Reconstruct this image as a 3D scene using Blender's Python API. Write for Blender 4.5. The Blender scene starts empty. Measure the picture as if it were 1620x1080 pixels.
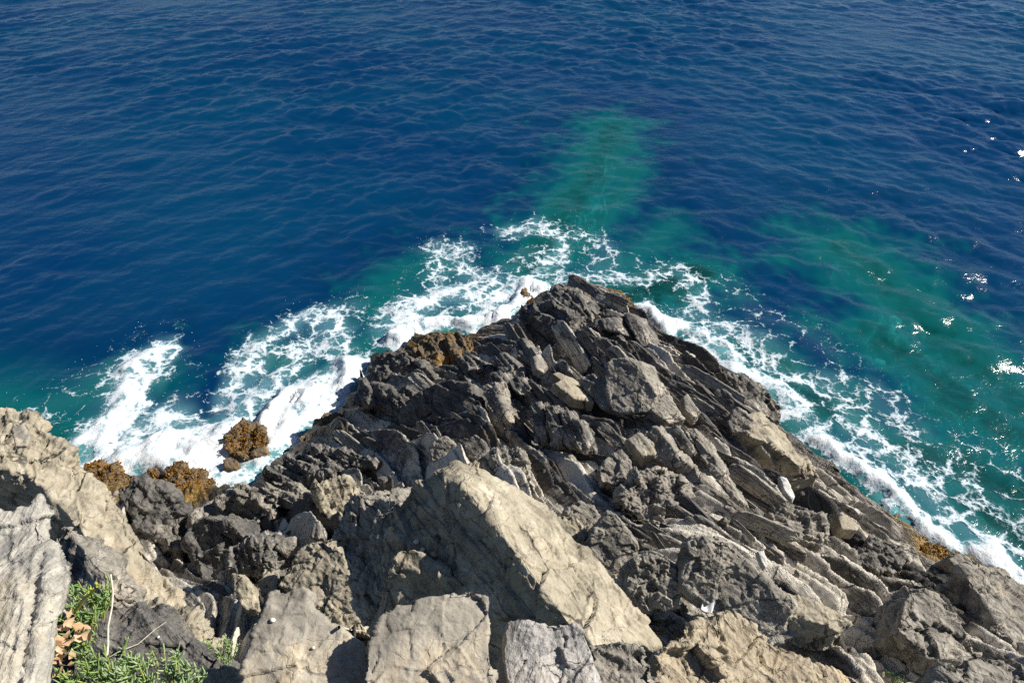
import bpy, bmesh, math, random, time
import numpy as np
from mathutils import Vector, Matrix

T0 = time.time()
random.seed(7)
RNG = np.random.RandomState(11)
scene = bpy.context.scene
COL = scene.collection
R = math.radians

# ------------------------------------------------------------------ camera
CAM_H, PITCH, FPX = 12.0, R(40.0), 1080.0
cp, sp = math.cos(PITCH), math.sin(PITCH)
FWD = np.array([0, cp, -sp]); UPV = np.array([0, sp, cp]); RGT = np.array([1.0, 0, 0])
CAM = np.array([0, 0, CAM_H])
cam = bpy.data.objects.new('camera', bpy.data.cameras.new('camera'))
COL.objects.link(cam)
cam.location = CAM; cam.rotation_euler = (math.pi/2 - PITCH, 0, 0)
cam.data.sensor_width = 36; cam.data.lens = 24
cam.data.clip_start = 0.05; cam.data.clip_end = 9000
scene.camera = cam

def ray(u, v):
    return FWD + RGT*((u-810)/FPX) + UPV*((540-v)/FPX)
def at_z(u, v, z):
    r = ray(u, v); return CAM + r*((z-CAM_H)/r[2])
def at_d(u, v, d):
    return CAM + ray(u, v)*d
def on_plane(u, v, p0, n):
    r = ray(u, v); return CAM + r*(np.dot(p0-CAM, n)/np.dot(r, n))

# ------------------------------------------------------------------ noise (numpy)
_perm = np.random.RandomState(3).permutation(256).astype(np.int32)
PERM = np.concatenate([_perm, _perm, _perm])
_a = np.random.RandomState(5).rand(256)*2*np.pi
G2 = np.stack([np.cos(_a), np.sin(_a)], 1).astype(np.float32)
_g = np.random.RandomState(6).randn(256, 3); G3 = (_g/np.linalg.norm(_g, axis=1)[:, None]).astype(np.float32)
RND = np.random.RandomState(8).rand(256, 6).astype(np.float32)

def perlin2(x, y):
    xi = np.floor(x).astype(np.int32); yi = np.floor(y).astype(np.int32)
    fx = (x-xi).astype(np.float32); fy = (y-yi).astype(np.float32)
    ux = fx*fx*fx*(fx*(fx*6-15)+10); uy = fy*fy*fy*(fy*(fy*6-15)+10)
    def g(dx, dy):
        h = PERM[PERM[(xi+dx) & 255] + ((yi+dy) & 255)]
        gg = G2[h]; return gg[..., 0]*(fx-dx) + gg[..., 1]*(fy-dy)
    a = g(0, 0); b = g(1, 0); c = g(0, 1); d = g(1, 1)
    return ((a+(b-a)*ux) + ((c+(d-c)*ux)-(a+(b-a)*ux))*uy)*1.5
def perlin3(p):
    x, y, z = p[:, 0], p[:, 1], p[:, 2]
    xi = np.floor(x).astype(np.int32); yi = np.floor(y).astype(np.int32); zi = np.floor(z).astype(np.int32)
    fx, fy, fz = (x-xi).astype(np.float32), (y-yi).astype(np.float32), (z-zi).astype(np.float32)
    sm = lambda t: t*t*t*(t*(t*6-15)+10)
    ux, uy, uz = sm(fx), sm(fy), sm(fz)
    def g(dx, dy, dz):
        h = PERM[PERM[PERM[(xi+dx) & 255] + ((yi+dy) & 255)] + ((zi+dz) & 255)]
        gg = G3[h]; return gg[:, 0]*(fx-dx) + gg[:, 1]*(fy-dy) + gg[:, 2]*(fz-dz)
    l = lambda a, b, t: a+(b-a)*t
    return l(l(l(g(0,0,0), g(1,0,0), ux), l(g(0,1,0), g(1,1,0), ux), uy),
             l(l(g(0,0,1), g(1,0,1), ux), l(g(0,1,1), g(1,1,1), ux), uy), uz)*1.4
def fbm2(x, y, o=4, gain=.5, ridged=False):
    s = 0; a = 1; t = 0
    for i in range(o):
        n = perlin2(x*2**i+17.3*i, y*2**i+5.1*i)
        if ridged: n = 1-2*np.abs(n)
        s = s+a*n; t += a; a *= gain
    return s/t
def fbm3(p, o=4, gain=.5, ridged=False):
    s = 0; a = 1; t = 0
    for i in range(o):
        n = perlin3(p*2**i+np.array([17.3*i, 3.7*i, 9.1*i]))
        if ridged: n = 1-2*np.abs(n)
        s = s+a*n; t += a; a *= gain
    return s/t
def sstep(a, b, x):
    t = np.clip((x-a)/(b-a), 0, 1); return t*t*(3-2*t)

# ------------------------------------------------------------------ helpers
def tag(o, label=None, cat=None, group=None, kind=None):
    if label: o['label'] = label
    if cat: o['category'] = cat
    if group: o['group'] = group
    if kind: o['kind'] = kind
    elif cat: o['kind'] = 'thing'
    return o
def mesh_from(name, v, f, mat, smooth=True, attrs=None, parent=None, origin=None):
    v = np.asarray(v, np.float32)
    if origin is not None: v = v-np.asarray(origin, np.float32)
    me = bpy.data.meshes.new(name)
    f = np.asarray(f, np.int32); n = len(f); k = f.shape[1]
    me.vertices.add(len(v)); me.vertices.foreach_set('co', v.ravel())
    me.loops.add(n*k); me.loops.foreach_set('vertex_index', f.ravel())
    me.polygons.add(n)
    me.polygons.foreach_set('loop_start', np.arange(0, n*k, k, dtype=np.int32))
    me.polygons.foreach_set('loop_total', np.full(n, k, np.int32))
    me.polygons.foreach_set('use_smooth', np.full(n, smooth))
    me.update(calc_edges=True)
    for an, av in (attrs or {}).items():
        at = me.attributes.new(an, 'FLOAT', 'POINT'); at.data.foreach_set('value', np.asarray(av, np.float32).ravel())
    me.materials.append(mat)
    o = bpy.data.objects.new(name, me); COL.objects.link(o)
    if origin is not None: o.location = [float(c) for c in origin]
    if parent is not None: o.parent = parent
    return o

# ------------------------------------------------------------------ materials
class NT:
    def __init__(s, name):
        s.m = bpy.data.materials.new(name); s.m.use_nodes = True
        s.t = s.m.node_tree; s.t.nodes.clear()
        s.out = s.n('ShaderNodeOutputMaterial')
    def n(s, typ, **kw):
        nd = s.t.nodes.new(typ)
        for k, val in kw.items():
            setattr(nd, k, val)
        return nd
    def link(s, a, b): s.t.links.new(a, b)
    def put(s, sock, val):
        if isinstance(val, bpy.types.NodeSocket): s.link(val, sock)
        elif val is not None: sock.default_value = val
    def math(s, op, a, b=None, c=None, clamp=False):
        nd = s.n('ShaderNodeMath', operation=op, use_clamp=clamp)
        for i, x in enumerate((a, b, c)):
            if x is not None: s.put(nd.inputs[i], x)
        return nd.outputs[0]
    def rng(s, x, a, b, c=0., d=1., smooth=True):
        nd = s.n('ShaderNodeMapRange', interpolation_type='SMOOTHSTEP' if smooth else 'LINEAR')
        for i, q in enumerate((x, a, b, c, d)): s.put(nd.inputs[i], q)
        return nd.outputs[0]
    def mix(s, f, a, b, mode='MIX'):
        nd = s.n('ShaderNodeMix', data_type='RGBA', blend_type=mode)
        s.put(nd.inputs['Factor'], f)
        def c(x): return (*x, 1) if isinstance(x, tuple) and len(x) == 3 else x
        s.put(nd.inputs[6], c(a)); s.put(nd.inputs[7], c(b))
        return nd.outputs[2]
    def attr(s, name): return s.n('ShaderNodeAttribute', attribute_name=name).outputs['Fac']
    def pos(s): return s.n('ShaderNodeNewGeometry').outputs['Position']
    def obj(s): return s.n('ShaderNodeTexCoord').outputs['Object']
    def map(s, v, scale=(1,1,1), rot=(0,0,0), loc=(0,0,0)):
        nd = s.n('ShaderNodeMapping'); s.link(v, nd.inputs[0])
        nd.inputs['Scale'].default_value = scale; nd.inputs['Rotation'].default_value = rot; nd.inputs['Location'].default_value = loc
        return nd.outputs[0]
    def noise(s, v, scale, det=5, rough=.55, dist=0., out='Fac', typ='FBM'):
        nd = s.n('ShaderNodeTexNoise', noise_type=typ)
        s.link(v, nd.inputs['Vector']); s.put(nd.inputs['Scale'], scale); nd.inputs['Detail'].default_value = det
        nd.inputs['Roughness'].default_value = rough; nd.inputs['Distortion'].default_value = dist
        return nd.outputs[out]
    def voro(s, v, scale, feat='DISTANCE_TO_EDGE', out='Distance', rand=1.):
        nd = s.n('ShaderNodeTexVoronoi', feature=feat); s.link(v, nd.inputs['Vector'])
        s.put(nd.inputs['Scale'], scale); nd.inputs['Randomness'].default_value = rand
        return nd.outputs[out]
    def warp(s, v, scale, amt, det=3):
        n = s.noise(v, scale, det, out='Color')
        a = s.n('ShaderNodeVectorMath', operation='SUBTRACT'); s.link(n, a.inputs[0]); a.inputs[1].default_value = (.5, .5, .5)
        b = s.n('ShaderNodeVectorMath', operation='SCALE'); s.link(a.outputs[0], b.inputs[0]); b.inputs['Scale'].default_value = amt
        c = s.n('ShaderNodeVectorMath', operation='ADD'); s.link(v, c.inputs[0]); s.link(b.outputs[0], c.inputs[1])
        return c.outputs[0]
    def bump(s, h, strength, dist, normal=None):
        nd = s.n('ShaderNodeBump'); s.put(nd.inputs['Height'], h)
        nd.inputs['Strength'].default_value = strength; nd.inputs['Distance'].default_value = dist
        if normal is not None: s.link(normal, nd.inputs['Normal'])
        return nd.outputs[0]
    def principled(s, col, rough, normal=None, spec=.3):
        p = s.n('ShaderNodeBsdfPrincipled'); s.put(p.inputs['Base Color'], (*col, 1) if isinstance(col, tuple) else col)
        s.put(p.inputs['Roughness'], rough); s.put(p.inputs['Specular IOR Level'], spec)
        if normal is not None: s.link(normal, p.inputs['Normal'])
        return p
    def done(s, sh): s.link(sh, s.out.inputs['Surface']); return s.m

def rock_material(name, dark, mid, light, strike=R(-48), band=9., crack=.5, crack_scale=1.1, pits=.35, fine=1., vein=.3, stain=(.30, .19, .09), stain_amt=.3, headland=False, tilt=0., bumpy=1., layw=.4):
    m = NT(name)
    v = m.pos() if headland else m.obj()
    wv = m.warp(v, 1.3, .35)
    st = m.map(wv, (1, 1, 1), (tilt, 0, -strike))
    st2 = m.map(st, (2.0, band*2, band))
    big = m.noise(v, .55, 4, .6); medn = m.noise(wv, 3.2, 6, .62); lay = m.noise(st2, 1.0, 4, .6)
    grain = m.noise(v, 34., 4, .7); spk = m.noise(v, 110., 3, .7)
    f = m.math('ADD', m.math('MULTIPLY', medn, 1-layw), m.math('MULTIPLY', lay, layw))
    f = m.math('ADD', m.math('MULTIPLY', m.math('SUBTRACT', f, .5), 1.7), .5)
    f = m.math('ADD', f, m.math('MULTIPLY', m.math('SUBTRACT', big, .5), .5))
    f = m.math('ADD', f, m.math('MULTIPLY', m.math('SUBTRACT', grain, .5), .35*fine))
    if headland:
        f = m.math('ADD', f, m.math('MULTIPLY', m.math('SUBTRACT', m.attr('tone'), .5), .75))
    lo = m.mix(m.rng(f, .30, .52), dark, mid)
    col = m.mix(m.rng(f, .50, .80), lo, light)
    col = m.mix(m.rng(spk, .30, .70), m.mix(.17*fine, col, (.02, .019, .018)), m.mix(.08*fine, col, (.75, .73, .68)))
    # rusty / ochre stains
    sn = m.rng(m.noise(m.warp(v, 2, .5), 1.5, 5, .65), .50, .72)
    col = m.mix(m.math('MULTIPLY', sn, stain_amt), col, stain)
    # pale mineral veins
    ve = m.voro(m.warp(st, 1.6, .9), .8); vm = m.rng(ve, .004, .016, 1, 0)
    vm = m.math('MULTIPLY', vm, m.rng(m.noise(v, .9, 2), .5, .6))
    col = m.mix(m.math('MULTIPLY', vm, vein), col, (.52, .50, .46))
    # dark joints and cracks
    ce = m.voro(m.warp(v, 1.7, .55, 4), crack_scale)
    cm = m.rng(ce, .004, .020, 1, 0); cm = m.math('MULTIPLY', cm, m.rng(m.noise(v, 1.3, 2), .46, .56))
    col = m.mix(m.math('MULTIPLY', cm, crack), col, (.018, .016, .015))
    # finer fracture network
    c2 = m.voro(m.warp(st, 4.5, .22, 4), crack_scale*4.2); c2 = m.rng(c2, .0, .035, 1, 0); c2 = m.math('MULTIPLY', c2, m.rng(m.noise(v, 2.7, 3), .44, .60))
    col = m.mix(m.math('MULTIPLY', c2, crack*.55), col, dark)
    # weathering pits
    pv = m.voro(m.warp(v, 9, .05), 26., 'F1'); pm = m.math('MULTIPLY', m.rng(pv, .12, .34, 1, 0), m.rng(m.noise(v, 1.9, 3), .48, .62))
    col = m.mix(m.math('MULTIPLY', pm, pits), col, dark)
    rough = .86
    if headland:
        wet = m.attr('wet'); alg = m.attr('algae')
        col = m.mix(m.math('MULTIPLY', wet, .82), col, (.026, .022, .016))
        an = m.noise(v, 5, 5, .7)
        am = m.rng(m.math('ADD', alg, m.math('MULTIPLY', m.math('SUBTRACT', an, .5), .9)), .42, .62)
        ac = m.mix(m.rng(m.noise(v, 14, 4, .7), .4, .62), (.075, .050, .014), (.27, .155, .030))
        col = m.mix(m.math('MULTIPLY', am, .85), col, ac)
        rough = m.rng(wet, 0, 1, .86, .28, False)
    h = m.math('ADD', m.math('MULTIPLY', medn, .9), m.math('MULTIPLY', lay, .8))
    h = m.math('ADD', h, m.math('MULTIPLY', m.noise(v, 13, 6, .68), .55))
    h = m.math('SUBTRACT', h, m.math('MULTIPLY', cm, .7*min(1, crack*1.6)))
    h = m.math('SUBTRACT', h, m.math('MULTIPLY', pm, .5*min(1, pits*2)))
    h = m.math('SUBTRACT', h, m.math('MULTIPLY', c2, .35*min(1, crack*1.6)))
    h = m.math('ADD', h, m.math('MULTIPLY', m.voro(m.warp(st, 3, .3), 5.5, 'F1'), .45*bumpy))
    nr = m.bump(h, .9*bumpy+.1, .045 if headland else .032)
    nr = m.bump(m.math('ADD', grain, m.math('MULTIPLY', spk, .4)), .6*fine, .010 if headland else .007, nr)
    return m.done(m.principled(col, rough, nr, .25).outputs[0])

M = {}
M['headland'] = rock_material('headland_slate', (.032, .030, .029), (.150, .139, .120), (.54, .50, .43), headland=True, layw=.62, crack=.6, stain=(.20, .135, .07), stain_amt=.35)
M['slate'] = rock_material('dark_slate', (.042, .040, .038), (.125, .117, .104), (.46, .43, .37), layw=.62, crack=.6, stain_amt=.2)
M['bedded'] = rock_material('bedded_slate', (.045, .042, .039), (.150, .140, .122), (.44, .41, .35), strike=0., layw=.75, band=11, crack=.6, stain_amt=.4)
M['beddedpale'] = rock_material('bedded_pale_slate', (.11, .10, .087), (.33, .305, .255), (.62, .575, .49), strike=0., layw=.75, band=11, crack=.6, stain_amt=.3)
M['beddedblack'] = rock_material('bedded_black_slate', (.030, .029, .029), (.085, .080, .075), (.27, .25, .22), strike=0., layw=.75, band=11, crack=.6, stain_amt=.3)
M['grey'] = rock_material('grey_limestone', (.115, .105, .090), (.235, .215, .180), (.42, .39, .33), crack=.7, stain_amt=.25)
M['tan'] = rock_material('tan_sandstone', (.165, .142, .102), (.305, .268, .195), (.48, .43, .33), crack=.8, crack_scale=.8, stain_amt=.3, vein=.1, pits=.25, band=5, bumpy=.6)
M['ochre'] = rock_material('ochre_sandstone', (.20, .16, .108), (.33, .275, .19), (.47, .41, .30), crack=.5, stain=(.42, .28, .13), stain_amt=.45, vein=.05, pits=.6)
M['slab'] = rock_material('pale_grey_slab', (.16, .146, .122), (.275, .25, .205), (.41, .38, .315), crack=.25, crack_scale=1.6, stain=(.42, .32, .19), stain_amt=.6, vein=.1, pits=.05, fine=.6, band=3, bumpy=.45)
M['striped'] = rock_material('striped_grey_slab', (.14, .136, .128), (.30, .285, .25), (.46, .435, .375), strike=R(84), crack=.0, layw=.85, stain=(.46, .36, .20), stain_amt=.45, vein=0, pits=.05, band=16, bumpy=.7)
M['mauve'] = rock_material('mauve_grey_slab', (.15, .142, .136), (.33, .315, .295), (.49, .465, .43), strike=R(75), crack=.4, stain_amt=.2, vein=.1, pits=.1, band=6)
M['white'] = rock_material('white_quartz', (.42, .41, .39), (.58, .57, .54), (.74, .73, .70), crack=.2, stain_amt=.1, vein=0, pits=.1)
M['black'] = rock_material('black_bedrock', (.038, .036, .035), (.090, .085, .078), (.24, .225, .195), crack=.4, stain_amt=.35, vein=.1, stain=(.26, .21, .15))
M['weedrock'] = rock_material('weedy_rock', (.030, .021, .010), (.105, .062, .017), (.26, .15, .034), crack=.3, stain=(.42, .20, .02), stain_amt=.6, vein=0, pits=.5, fine=1.6)

def plain(name, c1, c2, scale=20, rough=.7, bump=.4, dist=.004, trans=0.):
    m = NT(name); v = m.obj(); n = m.noise(v, scale, 5, .6)
    p = m.principled(m.mix(m.rng(n, .3, .7), c1, c2), rough, m.bump(n, bump, dist))
    if trans:
        tr = m.n('ShaderNodeBsdfTranslucent'); tr.inputs[0].default_value = (*c2, 1)
        mx = m.n('ShaderNodeMixShader'); mx.inputs[0].default_value = trans
        m.link(p.outputs[0], mx.inputs[1]); m.link(tr.outputs[0], mx.inputs[2]); return m.done(mx.outputs[0])
    return m.done(p.outputs[0])
M['leaf'] = plain('samphire_leaf', (.14, .25, .075), (.34, .47, .18), 30, .5, .2, .002, .25)
M['leafpale'] = plain('pale_samphire_leaf', (.22, .32, .14), (.42, .53, .28), 30, .55, .2, .002, .25)
M['yellowflower'] = plain('yellow_flower', (.30, .34, .04), (.46, .46, .07), 40, .6)
M['stem'] = plain('dry_stem', (.40, .34, .26), (.60, .54, .45), 60, .8)
M['greenstem'] = plain('green_stem', (.22, .26, .05), (.36, .38, .08), 40, .6)
M['deadleaf'] = plain('withered_leaf', (.42, .25, .13), (.70, .52, .34), 25, .8, .5, .01, .2)
M['weed'] = plain('orange_seaweed', (.085, .042, .008), (.34, .165, .02), 9, .5, .6, .02, .15)
M['shell'] = plain('snail_shell', (.52, .47, .38), (.70, .66, .58), 50, .45)
M['shelltan'] = plain('tan_snail_shell', (.40, .27, .15), (.55, .42, .28), 50, .5)
M['plastic'] = plain('white_litter', (.66, .66, .68), (.80, .80, .80), 12, .35, .3, .01, .2)
M['spray'] = plain('spray_drop', (.85, .87, .88), (.9, .92, .93), 10, .3, 0.)

# ------------------------------------------------------------------ base terrain from surveyed points
SHORE_PX = [(-60,650),(60,690),(105,738),(150,752),(200,768),(270,768),(340,772),(400,764),(432,738),(478,705),(500,668),(548,652),(556,622),(580,590),
  (590,560),(625,552),(662,532),(690,526),(740,530),(790,514),(822,514),(818,490),(852,468),(880,458),(930,456),(985,468),(1000,494),
  (1040,522),(1085,536),(1120,568),(1168,592),(1208,622),(1236,668),(1270,712),(1310,738),(1345,772),(1400,804),(1440,834),(1490,882),
  (1540,896),(1600,936),(1660,985),(1740,1040)]
shore = np.array([at_z(u, v, .35)[:2] for u, v in SHORE_PX])
poly = np.vstack([shore, [[22, 3]], [[22, -8]], [[-22, -8]], [[-22, shore[0, 1]-.5]]])
def seg_dist(px, py, P):
    best = np.full(px.shape, 1e9)
    for i in range(len(P)-1):
        a, b = P[i], P[i+1]; d = b-a; L = max(d @ d, 1e-9)
        t = np.clip(((px-a[0])*d[0]+(py-a[1])*d[1])/L, 0, 1)
        best = np.minimum(best, (px-a[0]-t*d[0])**2+(py-a[1]-t*d[1])**2)
    return np.sqrt(best)
def inside(px, py, P):
    c = np.zeros(px.shape, bool); n = len(P)
    for i in range(n):
        x1, y1 = P[i]; x2, y2 = P[(i+1) % n]
        if y1 == y2: continue
        c ^= ((y1 > py) != (y2 > py)) & (px < (x2-x1)*(py-y1)/(y2-y1)+x1)
    return c
TIE = [(900,500,1.5),(860,560,1.6),(930,470,1.0),(760,565,1.3),(700,600,1.4),(640,610,1.1),(600,680,1.2),(540,700,1.1),(480,745,.9),(420,790,1.0),
 (340,830,.9),(250,830,1.3),(320,900,1.2),(230,870,1.4),(200,800,.9),(1000,560,1.9),(1100,590,1.3),(1180,625,.9),(1000,620,2.2),(880,640,2.2),
 (800,690,2.2),(700,720,2.2),(620,760,2.1),(540,800,2.2),(480,860,2.2),(400,900,2.2),(1120,680,2.1),(1200,700,1.6),(1260,740,1.1),(1000,700,2.5),
 (900,760,2.6),(950,850,3.0),(860,800,2.8),(1100,780,2.7),(1200,800,2.2),(1300,820,1.6),(1400,870,1.2),(1480,910,1.0),(1100,880,3.5),(1200,920,3.3),
 (1300,930,2.8),(1400,950,2.3),(1500,980,2.0),(1600,1000,1.5),(1050,960,4.0),(1200,1000,4.3),(1300,1030,4.4),(1400,1050,4.0),
 (1500,1070,3.6),(1610,1070,2.8),(1700,1080,2.0),(500,1000,3.6),(400,980,3.2),(300,960,3.4),(330,1030,6.5),(600,1000,4.6),(760,1000,5.0),(900,1030,5.6),
 (200,1000,8.3),(150,1075,9.3),(60,1000,8.4),(300,1070,8.9),(480,1120,8.6),(700,1120,8.6),(900,1120,8.2),(1100,1130,7.2),(1300,1150,6.2),(20,850,4.0),(-60,800,2.5),(130,860,2.6),
 (-200,900,4),(1700,1200,4.5),(-150,720,.9),(50,740,1.6)]
tie = [tuple(at_z(u, v, z)) for u, v, z in TIE]
tie += [(-5,-2,10.2),(0,-2,10.2),(5,-2,9.5),(-12,-2,9),(12,-2,7),(20,0,3.5),(-20,2,6),(-14,4,5),(0,-6,11),(18,3,1.0),(-18,8,.6)]
tie += [(x, y, .45) for x, y in shore[::1]]
tie = np.array(tie)
def tps_fit(P, z, lam):
    n = len(P); d = np.linalg.norm(P[:, None]-P[None], axis=2); K = d*d*np.log(d+1e-9)+np.eye(n)*lam
    A = np.zeros((n+3, n+3)); A[:n, :n] = K; A[:n, n] = 1; A[:n, n+1:] = P; A[n, :n] = 1; A[n+1:, :n] = P.T
    return np.linalg.solve(A, np.concatenate([z, [0, 0, 0]]))
W = tps_fit(tie[:, :2], tie[:, 2], .35)
GX0, GX1, GY0, GY1, GS = -24., 24., -8., 34., .12
gx = np.arange(GX0, GX1, GS); gy = np.arange(GY0, GY1, GS); GXX, GYY = np.meshgrid(gx, gy)
ZT = np.zeros(GXX.shape); fl = np.stack([GXX.ravel(), GYY.ravel()], 1); acc = np.zeros(len(fl))
for i in range(len(tie)):
    d2 = (fl[:, 0]-tie[i, 0])**2+(fl[:, 1]-tie[i, 1])**2; acc += W[i]*.5*d2*np.log(d2+1e-18)
ZT = (acc+W[-3]+fl @ W[-2:]).reshape(GXX.shape)
SD = seg_dist(GXX, GYY, np.vstack([poly, poly[:1]])); SD = np.where(inside(GXX, GYY, poly), SD, -SD)
def bil(F, x, y):
    fx = np.clip((x-GX0)/GS, 0, len(gx)-1.001); fy = np.clip((y-GY0)/GS, 0, len(gy)-1.001)
    i = fx.astype(int); j = fy.astype(int); a = fx-i; b = fy-j
    return (F[j, i]*(1-a)+F[j, i+1]*a)*(1-b)+(F[j+1, i]*(1-a)+F[j+1, i+1]*a)*b
# reefs under water: (polyline in pixels at z = -1.2, width, crest height)
REEF = [([(850,430),(890,350),(935,285),(960,230),(968,200)], 1.25, -1.0), ([(900,410),(960,330),(1005,265)], .8, -1.45), ([(840,410),(880,370),(940,330)], .9, -1.5), ([(1000,470),(1060,440),(1100,430)], .9, -.35),
 ([(1060,360),(1000,410),(960,430)], 1.1, -2.0),
 ([(1330,390),(1400,440),(1450,500),(1530,570),(1620,640)], 1.5, -1.1), ([(1400,540),(1500,610),(1600,690)], 1.2, -.9),
 ([(1240,600),(1290,640),(1330,640)], .9, -.8), ([(1450,720),(1540,740),(1620,800)], 1.0, -.7), ([(1560,800),(1620,850)], .8, -.6),
 ([(600,480),(650,430),(700,420)], 1.2, -1.8), ([(100,640),(150,620),(230,600)], 1.0, -1.9), ([(420,560),(470,580)], .9, -1.9), ([(1150,560),(1220,570)], .8, -1.2)]
REEFW = [(np.array([at_z(u, v, 0.)[:2] for u, v in P]), w, h) for P, w, h in REEF]
def seabed_z(x, y, sd):
    z = -(.12+1.0*np.sqrt(np.maximum(-sd, 0))+1.0*np.maximum(-sd, 0))
    z = np.maximum(z, -9)
    wob = 1+.55*perlin2(x*.9, y*.9)+.35*perlin2(x*2.7, y*2.7)
    for P, w, h in REEFW:
        d = seg_dist(x, y, P)*wob
        z = np.maximum(z, h-1.15*(np.sqrt((d/w)**2+.09)-.3)*1.9)
    rough = .5*fbm2(x*1.15+4, y*1.15, 3, .6, True)+.22*perlin2(x*3.1, y*3.1)
    return np.minimum(z+rough*sstep(-.3, -1.0, z)*sstep(-3.4, -1.2, z), -.06)
def base_z(x, y):
    sd = bil(SD, x, y); z = bil(ZT, x, y)
    return np.where(sd > 0, np.minimum(np.maximum(z, .2), .2+1.5*np.sqrt(np.maximum(sd, 0))), -.1)
def hit(u, v, dz=0.):
    r = ray(u, v); d = np.arange(1.2, 30, .02); P = CAM+r*d[:, None]
    k = np.nonzero(P[:, 2] < base_z(P[:, 0], P[:, 1])+dz)[0]
    return P[k[0]] if len(k) else at_z(u, v, 0)

# ------------------------------------------------------------------ individual rocks
ROCKS = []      # (object name, centre, radius) used to bed the rocks in the terrain
def remeshed(bm, vox):
    me = bpy.data.meshes.new('tmp'); bm.to_mesh(me); bm.free()
    o = bpy.data.objects.new('tmp', me); COL.objects.link(o)
    md = o.modifiers.new('r', 'REMESH'); md.mode = 'VOXEL'; md.voxel_size = vox; md.adaptivity = 0
    dg = bpy.context.evaluated_depsgraph_get(); ev = o.evaluated_get(dg)
    em = ev.to_mesh()
    n = len(em.vertices); co = np.empty(n*3, np.float32); em.vertices.foreach_get('co', co)
    nl = len(em.loops); li = np.empty(nl, np.int32); em.loops.foreach_get('vertex_index', li)
    ok = nl == 4*len(em.polygons)
    no = np.empty(n*3, np.float32); em.vertex_normals.foreach_get('vector', no)
    f = li.reshape(-1, 4) if ok else None
    if f is None: raise RuntimeError('remesh gave non-quads')
    ev.to_mesh_clear(); bpy.data.objects.remove(o); bpy.data.meshes.remove(me)
    return co.reshape(-1, 3), f, no.reshape(-1, 3)
def smooth_mesh(co, f, it):
    n = len(co); e = np.concatenate([f[:, [0, 1]], f[:, [1, 2]], f[:, [2, 3]], f[:, [3, 0]]])
    cnt = np.bincount(e[:, 0], minlength=n)+np.bincount(e[:, 1], minlength=n)
    for _ in range(it):
        s = np.zeros((n, 3))
        for k in range(3):
            s[:, k] = np.bincount(e[:, 0], co[e[:, 1], k], n)+np.bincount(e[:, 1], co[e[:, 0], k], n)
        co = co*.5+.5*s/np.maximum(cnt, 1)[:, None]
    return co
def chips3(p, sc, seed):
    """planar facets: offset to the nearest 3-D cell centre dotted with that cell's random slope"""
    q = p/sc; ip = np.floor(q).astype(np.int32); f1 = np.full(len(q), 99., np.float32); out = np.zeros(len(q), np.float32)
    for i in (-1, 0, 1):
        for j in (-1, 0, 1):
            for k in (-1, 0, 1):
                h = PERM[PERM[PERM[(ip[:, 0]+i+seed) & 255]+((ip[:, 1]+j) & 255)]+((ip[:, 2]+k) & 255)]; r = RND[h]
                d = (q-(ip+np.array([i, j, k])+r[:, :3])).astype(np.float32); dd = (d*d).sum(1); n = dd < f1
                f1 = np.where(n, dd, f1); out = np.where(n, (d*(r[:, 3:]-.5)).sum(1)+.5*(r[:, 3]-.5), out)
    return out*sc
def weather(co, no, size, amp=1., strata=None, layer=.05, lamp=.6, pit=0., seed=0.):
    p = co+seed*7.31
    s = min(size, 1.2)
    d = .032*s*fbm3(p*(1.6/s), 4, .5)*amp
    pw = p+.05*s*np.stack([perlin3(p*3/s), perlin3(p*3/s+9), perlin3(p*3/s+21)], 1)
    d += amp*(.34*chips3(pw, .42*s, 3)+.34*chips3(pw, .17*s, 11)+.30*chips3(pw, .07*s, 29))
    d += .016*s*amp*fbm3(p*(5./s), 4, .6, True)
    d += .008*s*amp*fbm3(p*(19./s), 3, .6)
    # angular chips: quantised noise
    q = fbm3(p*(2.6/s)+31, 2)*5; d += .016*s*amp*(np.floor(q)+sstep(.72, 1, q-np.floor(q)))
    if strata is not None:
        ns = np.array(strata, float); ns /= np.linalg.norm(ns)
        c = (co @ ns)/layer+.9*fbm3(p*1.3, 3)+seed
        k = np.floor(c).astype(int); fr = c-k
        r0 = RND[k & 255, 0]; r1 = RND[(k+1) & 255, 0]; t = sstep(.8, 1, fr)
        d += lamp*layer*((r0*(1-t)+r1*t)-.5+.35*(fr-.5))*(0.6+.8*sstep(-.3, .4, perlin3(p*1.7/s+5)))
    if pit:
        w = perlin3(p*9/s)+.6*perlin3(p*21/s); d -= pit*.05*s*sstep(.25, .6, w)*sstep(-.1, .3, perlin3(p*1.5/s))
    return co+no*d[:, None]
def finish_rock(name, label, cat, mat, bm, centre, vox, size, group=None, smooth=1, **kw):
    bmesh.ops.recalc_face_normals(bm, faces=bm.faces)
    co, f, no = remeshed(bm, vox)
    co = smooth_mesh(co, f, smooth)
    co = weather(co, no, size, **kw)
    o = mesh_from(name, co, f, M[mat], True, origin=centre)
    tag(o, label, cat, group, 'thing')
    return o
def unit(n): n = np.array(n, float); return n/np.linalg.norm(n)
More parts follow.
